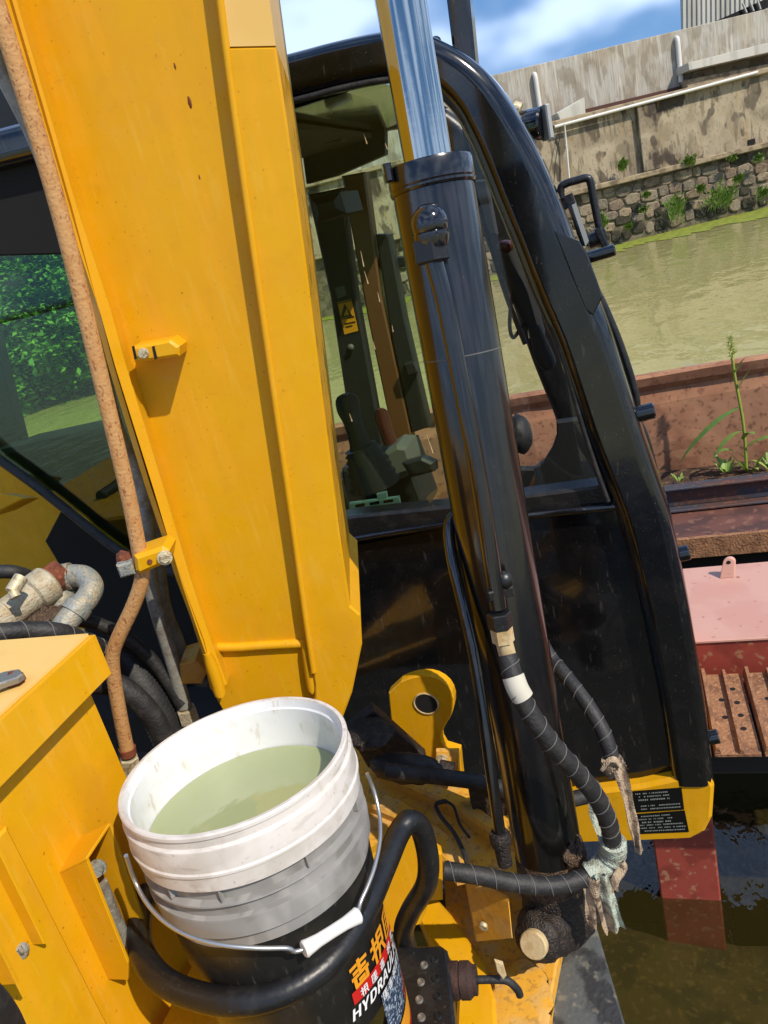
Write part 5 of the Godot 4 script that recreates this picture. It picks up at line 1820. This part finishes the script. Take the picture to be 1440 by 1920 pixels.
	m.tube(smooth(plist(pz, [950, 462, 962, 500, 978, 545, 994, 590, 1008, 630], 1.86), 5), [0.016, 0.018, 0.02, 0.021, 0.021, 0.022, 0.023, 0.024, 0.026, 0.027, 0.028, 0.028, 0.027, 0.026, 0.025, 0.024, 0.023, 0.022, 0.021, 0.02, 0.019], 14)
	var wp := part("wiper_arm", m, MT.interior_black, c)
	m = M.new()
	m.tube(smooth(plist(pz, [1002, 612, 1012, 645, 1022, 672, 1034, 690], 1.84), 5), [0.014, 0.015, 0.016, 0.017, 0.018, 0.019, 0.02, 0.021, 0.022, 0.022, 0.022, 0.021, 0.02, 0.018, 0.014, 0.006], 14)
	part("paddle", m, MT.interior_black, wp)
	m = M.new()
	m.tube(smooth(plist(pz, [962, 545, 957, 580, 956, 615, 962, 633, 972, 622, 982, 606], 1.84), 6), 0.0045, 8)
	part("cable_loop", m, MT.rubber, wp)
	m = M.new()
	m.blob(pz(948, 462, 1.85), Basis(), Vector3(0.02, 0.014, 0.02), 0.3, 4, 1.5, 16)
	part("wiper_cap", m, MT.lever_brown, wp)
	m = M.new()
	m.tube(smooth(plist(pz, [868, 210, 885, 330, 915, 440, 950, 555, 985, 645], 1.80), 5), 0.006, 8)
	part("wiper_blade", m, MT.rubber, wp)
	m = M.new()
	m.prism(plist(pz, [884, 338, 912, 336, 932, 440, 905, 445], 2.0), Vector3(0, 0, -0.03), 0.004)
	part("mirror_back", m, MT.interior_black, c)
	# trapezoid gusset on the pillar
	m = M.new()
	m.prism(plist(pz, [1040, 434, 1086, 452, 1102, 478, 1130, 556, 1112, 592, 1098, 580], cz - 0.045), Vector3(0, 0, -0.012), 0.002)
	part("mirror_gusset", m, MT.black_gloss_paint, c)
	# rubber pegs on the front of the pillar
	for q in [[1190, 778, 1228, 769, 0.0185], [1258, 1042, 1293, 1035, 0.0185], [1312, 1386, 1348, 1380, 0.0185], [1100, 484, 1154, 468, 0.012]]:
		var a := pz(q[0], q[1], cz + 0.03)
		var b := pz(q[2], q[3], cz + 0.03)
		m = M.new()
		m.lathe([[0.0, -0.02], [q[4], -0.02], [q[4], a.distance_to(b) - 0.003], [q[4] - 0.003, a.distance_to(b)], [0.0, a.distance_to(b)]], a, b - a, 20)
		part("glazing_peg" if q[4] > 0.015 else "mirror_stub", m, MT.black_gloss_paint, c)
	# grab rail in front of the pillar
	m = M.new()
	m.tube(smooth(plist(pz, [1118, 545, 1135, 580, 1160, 640, 1182, 705, 1193, 750, 1192, 765], cz + 0.12), 5), 0.009, 12)
	part("grab_rail", m, MT.black_satin, c)
	m = M.new()
	m.tube(smooth(plist(pz, [1196, 790, 1208, 812, 1222, 860, 1232, 905], cz + 0.12), 5), 0.008, 12)
	part("grab_rail", m, MT.black_satin, c)
	# mirror frame and its brackets
	m = M.new()
	m.tube(smooth(plist(pz, [1052, 372, 1052, 352, 1062, 344, 1082, 338, 1100, 334, 1107, 342, 1112, 370, 1120, 410, 1126, 440], cz + 0.2), 5), 0.0085, 12)
	var mf := part("mirror_frame", m, MT.black_satin, c)
	m = M.new()
	m.prism(plist(pz, [1048, 372, 1072, 362, 1080, 382, 1056, 396], cz + 0.2), Vector3(0, 0, -0.04), 0.004)
	part("mirror_bracket", m, MT.black_satin, mf)
	m = M.new()
	m.prism(plist(pz, [1035, 374, 1046, 372, 1048, 384, 1038, 386], cz + 0.2), Vector3(0, 0, -0.02), 0.003)
	part("side_marker", m, MT.orange_plastic, mf)
	m = M.new()
	m.prism(plist(pz, [1064, 388, 1078, 380, 1104, 462, 1090, 462], cz + 0.17), Vector3(0, 0, -0.05), 0.004)
	part("mirror_arm", m, MT.black_gloss_paint, mf)
	m = M.new()
	m.prism(plist(pz, [1072, 384, 1080, 381, 1104, 452, 1098, 462], cz + 0.165), Vector3(0, 0, -0.003))
	part("mirror_face", m, MT.lamp_grey, mf)
	m = M.new()
	m.tube(plist(pz, [1104, 453, 1137, 441], cz + 0.19), 0.016, 16)
	part("swivel_clamp", m, MT.black_satin, mf)
	m = M.new()
	m.box(pz(1129, 446, cz + 0.19), Basis(Vector3.BACK, 0.3), Vector3(0.016, 0.05, 0.05), 0.003)
	part("clamp_plate", m, MT.black_satin, mf)
	# work lamp beyond the pillar
	var lc := pz(988, 236, 2.05)
	var ld := Vector3(0.85, -0.1, 0.25)
	m = M.new()
	m.lathe([[0.0, -0.03], [0.022, -0.026], [0.034, -0.01], [0.036, 0.035], [0.032, 0.04], [0.0, 0.04]], lc, ld, 28)
	var lamp := part("work_lamp", m, MT.black_gloss_paint, c)
	m = M.new()
	m.box(lc + ld * 0.052, Basis(Vector3.UP, 0.5), Vector3(0.012, 0.074, 0.045), 0.003)
	part("lamp_face", m, MT.lamp_grey, lamp)
	m = M.new()
	m.tube(PackedVector3Array([pz(962, 204, 2.05), pz(976, 208, 2.05)]), 0.018, 14)
	part("lamp_knob", m, MT.zinc_bolt, lamp)
	m = M.new()
	m.tube(smooth(plist(pz, [964, 205, 966, 235, 980, 258, 1005, 265], 2.03), 5), 0.007, 10)
	part("lamp_bracket", m, MT.steel, lamp)
	# black post rising behind the roof corner
	m = M.new()
	m.prism(plist(pz, [800, -260, 846, -260, 872, -90, 893, 130, 855, 150, 826, -90], 1.80), Vector3(0, 0, -0.05), 0.006)
	part("roof_post", m, MT.black_gloss_paint, c)
	m = M.new()
	m.blob(pz(815, 78, 1.8), Basis(), Vector3(0.014, 0.01, 0.014), 0.1, 3, 1.0, 12)
	part("roof_bolt", m, MT.black_satin, c)
	# yellow bar with the two data plates
	m = M.new()
	m.prism(plist(pz, [1000, 1508, 1085, 1488, 1200, 1474, 1328, 1447, 1340, 1476, 1336, 1535, 1322, 1562, 1296, 1576, 1200, 1580, 1000, 1586], cz - 0.02), Vector3(0, 0, -0.5), 0.010)
	var bar := part("base_beam", m, MT.yellow_paint, ex)
	for q in [[[1186, 1484, 1278, 1477, 1283, 1518, 1190, 1524], 0.0], [[1190, 1527, 1284, 1520, 1292, 1560, 1197, 1564], 1.0]]:
		var pp := plist(pz, q[0], cz - 0.0215)
		m = M.new()
		m.prism(pp, Vector3(0, 0, -0.0015))
		var dp := part("data_plate", m, MT.plate_black, bar)
		var g := RandomNumberGenerator.new()
		g.seed = 60 + int(q[1])
		m = M.new()
		for r in 6:
			if r == 3 and q[1] < 0.5:
				continue
			var v0 := 0.10 + r * 0.145
			var u := 0.05 + g.randf() * 0.1
			var stop := 0.72 if r < 3 else 0.94
			while u < stop:
				var du := g.randf_range(0.012, 0.03)
				var hh := 0.07 if r == 2 else 0.055
				var f := func(uu: float, vv: float) -> Vector3:
					return pp[0].lerp(pp[1], uu).lerp(pp[3].lerp(pp[2], uu), vv) + Vector3(0, 0, 0.0006)
				if g.randf() > 0.16:
					m.quad(f.call(u, v0), f.call(u + du, v0), f.call(u + du, v0 + hh), f.call(u, v0 + hh), Vector3(0, 0, 1))
				u += du + g.randf_range(0.008, 0.016)
		var pr := part("plate_print", m, MT.plate_print, dp)
		pr.set_meta("kind", "stuff")
	for q in [[1105, 1524, 14, 22], [1150, 1540, 10, 18]]:
		m = M.new()
		for i in 3:
			m.tube(smooth(plist(pz, [q[0] + i * 3, q[1], q[0] + q[2] * 0.6 + i, q[1] - q[3] * 0.4 + i * 5, q[0] + q[2], q[1] + q[3] * 0.3 + i * 2], cz - 0.0215), 3), 0.0007, 4, false)
		part("pencil_mark", m, MT.rust, bar)

# ---------------------------------------------------------------- the pail
const PR := 0.145
var pail_turn := Basis()
var pail_base := Vector3.ZERO

func on_pail(c: Vector3, r: float, x: float, y: float) -> Vector3:     # where the line through a pixel meets an upright cylinder
	var d := pail_turn.inverse() * ray(x, y)
	var eye := pail_base + pail_turn.inverse() * (EYE - pail_base)
	var o := eye - c
	var A := d.x * d.x + d.z * d.z
	var B := 2.0 * (o.x * d.x + o.z * d.z)
	var Cc := o.x * o.x + o.z * o.z - r * r
	var D := maxf(B * B - 4 * A * Cc, 0.0)
	return eye + d * ((-B - sqrt(D)) / (2 * A))

func wrap_on(m: M, c: Vector3, r: float, a0: float, a1: float, y0: float, y1: float, taper := 0.0) -> void:
	var k := int(maxf(2, absf(a1 - a0) / 0.06))
	for i in k:
		var p := lerpf(a0, a1, float(i) / k)
		var q := lerpf(a0, a1, float(i + 1) / k)
		var f := func(a: float, y: float) -> Vector3:
			return c + Vector3(sin(a), 0, cos(a)) * (r + (y - y1) * taper) + Vector3(0, y, 0)
		var np := Vector3(sin(p), 0, cos(p))
		var nq := Vector3(sin(q), 0, cos(q))
		m.tri(f.call(p, y0), f.call(q, y0), f.call(q, y1), np, nq, nq)
		m.tri(f.call(p, y0), f.call(q, y1), f.call(p, y1), np, nq, np)

func stroke(m: M, c: Vector3, r: float, a: float, y: float, pts: Array, sx: float, sy: float, w: float, taper: float) -> void:   # flat strokes of a character, bent round the pail
	for s in pts:
		var p0 := Vector2(a * r + s[0] * sx, y + s[1] * sy)
		var p1 := Vector2(a * r + s[2] * sx, y + s[3] * sy)
		var n := (p1 - p0).orthogonal().normalized() * w * 0.5
		var e := (p1 - p0).normalized() * w * 0.3
		var f := func(q: Vector2) -> Vector3:
			var rr := r + (q.y - 0.0) * taper
			return c + Vector3(sin(q.x / r), 0, cos(q.x / r)) * rr + Vector3(0, q.y, 0)
		var out := Vector3(sin(p0.x / r), 0, cos(p0.x / r))
		m.quad(f.call(p0 - n - e), f.call(p0 + n - e), f.call(p1 + n + e), f.call(p1 - n + e), out)

func pail() -> void:
	# the pail leans back a little; it is built upright and turned about its base
	pail_turn = Basis(Vector3(cos(deg_to_rad(YAW)), 0, -sin(deg_to_rad(YAW))), deg_to_rad(-5.5))
	pail_base = pd_point(439, 1421, 0.985) - pail_turn * Vector3(0, 0.365, 0)
	var base := pail_base
	var c := base + Vector3(0, 0.365, 0)
	var top := c.y
	var t := thing("pail", "white plastic pail half full of cloudy greenish water inside the black handrail", "pail", base)
	t.basis = pail_turn
	var m := M.new()
	# outside profile, downwards from the rim (height measured from the rim)
	var pr := [[PR - 0.004, -0.002], [PR - 0.0028, 0.0], [PR + 0.0015, 0.0], [PR + 0.003, -0.002], [PR + 0.003, -0.006], [PR + 0.001, -0.0075], [PR + 0.0005, -0.017], [PR + 0.0038, -0.020], [PR + 0.0042, -0.022], [PR + 0.0035, -0.048], [PR + 0.0052, -0.050], [PR + 0.0052, -0.053], [PR + 0.0035, -0.0545], [PR + 0.0015, -0.074], [PR - 0.0005, -0.0755], [PR - 0.006, -0.076]]
	m.lathe(pr, c, Vector3.UP, 96, 0.85)
	part("rim_collar", m, MT.pail_plastic, t)
	m = M.new()
	m.lathe([[PR - 0.006, -0.0755], [PR - 0.007, -0.092], [PR + 0.0005, -0.095], [PR + 0.001, -0.097], [PR - 0.0045, -0.099], [PR - 0.005, -0.113], [PR + 0.0005, -0.115], [PR + 0.001, -0.118], [PR - 0.0015, -0.139], [PR - 0.0015, -0.142], [PR - 0.007, -0.145], [PR - 0.0085, -0.162]], c, Vector3.UP, 96, 0.85)
	part("ribs", m, MT.pail_grey, t)
	m = M.new()
	m.lathe([[PR - 0.0085, -0.162], [PR - 0.0195, -0.355], [PR - 0.0245, -0.365], [0.0, -0.365]], c, Vector3.UP, 96, 0.85)
	var body := part("printed_body", m, MT.print_black, t)
	m = M.new()
	m.lathe([[PR - 0.004, -0.002], [PR - 0.006, -0.012], [PR - 0.0085, -0.014], [PR - 0.0105, -0.10], [PR - 0.022, -0.355], [0.0, -0.358]], c, Vector3.UP, 96, 0.85)
	part("inside_wall", m, MT.pail_inside, t)
	m = M.new()
	m.lathe([[PR - 0.011, -0.072], [0.0, -0.072]], c, Vector3.UP, 72)
	part("water", m, MT.pail_water, t)
	for i in 26:                                # short stiffeners under the collar
		if i % 3:
			continue
		var a := TAU * i / 26.0 + 0.2
		m = M.new()
		var dr := Vector3(sin(a), 0, cos(a))
		m.box(c + dr * (PR - 0.004) - Vector3(0, 0.083, 0), Basis(dr.cross(Vector3.UP).normalized(), Vector3.UP, -dr), Vector3(0.0016, 0.016, 0.008))
		part("stiffener", m, MT.pail_grey, t)
	# wire handle and grip
	var hp := PackedVector3Array()
	for q in [[236, 1604], [252, 1650], [276, 1694], [312, 1731], [362, 1758], [425, 1773], [490, 1778], [538, 1778], [552, 1784], [567, 1781]]:
		hp.append(on_pail(c, PR + 0.013, q[0], q[1]))
	m = M.new()
	m.tube(smooth(hp, 6), 0.0027, 10)
	var hd := part("handle", m, MT.wire, t)
	var hp2 := PackedVector3Array()
	for q in [[672, 1712], [676, 1692], [690, 1660], [704, 1620], [713, 1570], [711, 1525], [701, 1482], [688, 1450]]:
		hp2.append(on_pail(c, PR + (0.014 if q[1] > 1500 else 0.007), q[0], q[1]))
	m = M.new()
	m.tube(smooth(hp2, 6), 0.0027, 10)
	part("handle_wire", m, MT.wire, hd)
	var g0 := on_pail(c, PR + 0.014, 569, 1781)
	var g1 := on_pail(c, PR + 0.014, 673, 1715)
	m = M.new()
	var gl := g0.distance_to(g1)
	m.lathe([[0.0, 0.0], [0.0085, 0.0], [0.0100, 0.002], [0.0092, 0.006], [0.0075, 0.02], [0.0072, gl * 0.5], [0.0075, gl - 0.02], [0.0092, gl - 0.006], [0.0100, gl - 0.002], [0.0085, gl], [0.0, gl]], g0, g1 - g0, 20)
	part("grip", m, MT.grip_white, hd)
	# printed label, facing right and forward
	var lp := on_pail(c, PR - 0.014, 712, 1812)
	var la := atan2(lp.x - c.x, lp.z - c.z)
	print("label angle ", rad_to_deg(la), " height ", lp.y - top, " pail ", c)
	var r := PR - 0.0128
	var tp := 0.057
	var lc := c + Vector3(0, lp.y - top, 0)
	m = M.new()
	wrap_on(m, lc, r + 0.0006 - 0.008 * tp, la - 0.42, la + 0.52, -0.008, 0.010, tp)
	part("red_band", m, MT.print_red, body)
	m = M.new()
	wrap_on(m, lc, r + 0.0004 - 0.03 * tp, la - 0.10, la + 0.62, -0.11, -0.034, tp)
	part("picture_panel", m, MT.print_blue, body)
	m = M.new()
	wrap_on(m, lc, r + 0.0008 - 0.09 * tp, la - 0.3, la + 0.75, -0.145, -0.112, tp)
	part("yellow_arc", m, MT.print_yellow, body)
	m = M.new()
	wrap_on(m, lc, r + 0.0008 - 0.12 * tp, la - 0.3, la + 0.75, -0.155, -0.1455, tp)
	part("red_arc", m, MT.print_red, body)
	# big yellow characters
	m = M.new()
	var big := [
		[[0.1, 0.85, 0.9, 0.85], [0.5, 1.0, 0.5, 0.45], [0.2, 0.62, 0.8, 0.62], [0.1, 0.42, 0.9, 0.42], [0.2, 0.05, 0.2, 0.36], [0.2, 0.05, 0.8, 0.05], [0.8, 0.05, 0.8, 0.36], [0.4, 0.22, 0.65, 0.22]],
		[[0.25, 1.0, 0.25, 0.0], [0.05, 0.72, 0.45, 0.72], [0.05, 0.35, 0.45, 0.5], [0.55, 0.95, 0.95, 0.95], [0.55, 0.7, 0.95, 0.7], [0.55, 0.95, 0.55, 0.4], [0.95, 0.95, 0.95, 0.4], [0.55, 0.4, 0.95, 0.4], [0.6, 0.35, 0.5, 0.0], [0.85, 0.35, 1.0, 0.0]],
		[[0.1, 0.95, 0.9, 0.95], [0.15, 0.95, 0.1, 0.1], [0.35, 0.75, 0.9, 0.75], [0.6, 0.95, 0.6, 0.05], [0.3, 0.5, 0.95, 0.5], [0.3, 0.05, 0.95, 0.05], [0.35, 0.28, 0.85, 0.28]]]
	for i in 3:
		stroke(m, lc, r + 0.0006, la - 0.40 + i * 0.30, 0.012, big[i], 0.034, 0.036, 0.0052, tp)
	part("yellow_lettering", m, MT.print_yellow, body)
	m = M.new()
	for i in 5:
		var gg: Array = big[(i + 1) % 3]
		stroke(m, lc, r + 0.0012, la - 0.33 + i * 0.155 + (0.03 if i > 2 else 0.0), -0.0055, gg, 0.0125, 0.013, 0.0016, tp)
	part("band_lettering", m, MT.print_white, body)
	m = M.new()
	for i in 5:
		stroke(m, lc, r + 0.0012, la - 0.08 + i * 0.125, -0.047, big[(i + 2) % 3], 0.0125, 0.013, 0.0016, tp)
	part("small_lettering", m, MT.print_white, body)
	part("word", bent_text("HYDRAULIC", lc, r + 0.0008, la - 0.47, -0.0275, 0.0165, 0.128, tp), MT.print_white, body)
	m = M.new()
	for i in 2:
		var rr := 0.017 - i * 0.006
		var ring := []
		for k in 25:
			var aa := TAU * k / 24.0
			ring.append([0.5 + 0.5 * cos(aa), 0.5 + 0.5 * sin(aa)])
		var ss := []
		for k in 24:
			ss.append([ring[k][0], ring[k][1], ring[k + 1][0], ring[k + 1][1]])
		stroke(m, lc, r + 0.0016, la + 0.50 - rr / r, -0.108 - rr + 0.012, ss, rr * 2, rr * 2, 0.0022, tp)
	part("round_seal", m, MT.print_red, body)

func pd_point(x: float, y: float, d: float) -> Vector3:
	return EYE + ray(x, y) * d

func bent_text(s: String, c: Vector3, r: float, a0: float, y0: float, height: float, width: float, taper: float) -> ArrayMesh:
	var tm := TextMesh.new()
	var fo := SystemFont.new()
	fo.font_names = PackedStringArray(["Droid Sans"])
	fo.font_weight = 700
	fo.font_italic = true
	tm.font = fo
	tm.text = s
	tm.font_size = 32
	tm.depth = 0.0
	tm.pixel_size = 0.01
	tm.horizontal_alignment = HORIZONTAL_ALIGNMENT_LEFT
	var a := tm.get_mesh_arrays()
	var v: PackedVector3Array = a[Mesh.ARRAY_VERTEX]
	var n := PackedVector3Array()
	var lo := Vector3(1e9, 1e9, 0)
	var hi := Vector3(-1e9, -1e9, 0)
	for p in v:
		lo = Vector3(minf(lo.x, p.x), minf(lo.y, p.y), 0)
		hi = Vector3(maxf(hi.x, p.x), maxf(hi.y, p.y), 0)
	for i in v.size():
		var x := (v[i].x - lo.x) / (hi.x - lo.x) * width
		var y := (v[i].y - lo.y) / (hi.y - lo.y) * height
		x += (y - height * 0.5) * 0.25
		var ang := a0 + x / r
		var rr := r + (y0 + y) * taper
		v[i] = c + Vector3(sin(ang) * rr, y0 + y, cos(ang) * rr)
		n.append(Vector3(sin(ang), 0, cos(ang)))
	a[Mesh.ARRAY_VERTEX] = v
	a[Mesh.ARRAY_NORMAL] = n
	a[Mesh.ARRAY_TANGENT] = null
	var m := ArrayMesh.new()
	m.add_surface_from_arrays(Mesh.PRIMITIVE_TRIANGLES, a)
	return m

# ---------------------------------------------------------------- rags tied round the hoses
func strip(p: PackedVector3Array, w: float, sd: int) -> M:
	var m := M.new()
	var q := smooth(p, 5)
	var g := RandomNumberGenerator.new()
	g.seed = sd
	var rows := []
	var ph0 := g.randf() * 6.0
	for i in q.size():
		var tg := (q[mini(i + 1, q.size() - 1)] - q[maxi(i - 1, 0)]).normalized()
		var sd2 := tg.cross(FH).normalized()
		var row := []
		for j in 7:
			var f := j / 6.0 - 0.5
			var taper := 1.0 - 0.35 * float(i) / q.size() + 0.10 * sin(i * 0.7 + ph0)
			row.append(q[i] + sd2 * w * f * taper + FH * (sin(f * 7.0 + i * 0.25 + ph0) * w * 0.22))
		rows.append(row)
	m.grid(rows, false, func(_i: int, _q: Vector3) -> Vector3: return -FH, 0.0012)
	return m

func wrapping(p: PackedVector3Array, r: float, sd: int) -> M:
	var m := M.new()
	var q := smooth(p, 6)
	var rr := []
	var g := RandomNumberGenerator.new()
	g.seed = sd
	for i in q.size():
		rr.append(r * g.randf_range(0.93, 1.14))
	m.tube(q, rr, 14)
	return m

func rags() -> void:
	var t := thing("green_rag", "pale green rag strip knotted round the hose corner beside the cylinder foot, its tails hanging", "rag", ph(1130, 1640, 1.0))
	part("wrap", wrapping(PackedVector3Array([ph(1150, 1578, 0.995), ph(1149, 1598, 1.0), ph(1136, 1620, 1.0), ph(1105, 1642, 0.995)]), 0.0205, 3), MT.rag_green, t)
	part("tail", strip(PackedVector3Array([ph(1128, 1640, 0.97), ph(1140, 1680, 0.965), ph(1152, 1712, 0.965), ph(1162, 1742, 0.96)]), 0.024, 5), MT.rag_green, t)
	part("tail", strip(PackedVector3Array([ph(1120, 1645, 0.975), ph(1128, 1685, 0.97), ph(1136, 1715, 0.97), ph(1148, 1748, 0.965)]), 0.03, 6), MT.rag_tan, t)
	part("tail", strip(PackedVector3Array([ph(1160, 1618, 0.98), ph(1168, 1632, 0.975), ph(1155, 1655, 0.97), ph(1150, 1672, 0.97)]), 0.022, 7), MT.rag_tan, t)
	part("tail", strip(PackedVector3Array([ph(1108, 1660, 0.98), ph(1110, 1700, 0.975), ph(1116, 1738, 0.975)]), 0.028, 8), MT.rag_tan, t)
	part("fold", strip(PackedVector3Array([ph(1122, 1490, 1.05), ph(1120, 1530, 1.05), ph(1132, 1570, 1.03), ph(1140, 1590, 1.02)]), 0.028, 9), MT.rag_green, t)
	var u := thing("tan_rag", "dirty tan rag tied at a hose end, its tail hanging over the data plates", "rag", ph(1155, 1430, 1.06))
	part("wrap", wrapping(PackedVector3Array([ph(1147, 1424, 1.085), ph(1150, 1436, 1.085), ph(1158, 1448, 1.08)]), 0.019, 13), MT.rag_tan, u)
	part("tail", strip(PackedVector3Array([ph(1160, 1440, 1.06), ph(1172, 1480, 1.05), ph(1184, 1530, 1.04), ph(1194, 1570, 1.03), ph(1200, 1600, 1.03)]), 0.02, 14), MT.rag_tan, u)
	part("knot", strip(PackedVector3Array([ph(1134, 1445, 1.07), ph(1146, 1428, 1.065), ph(1162, 1436, 1.065), ph(1172, 1446, 1.065)]), 0.018, 15), MT.rag_tan, u)
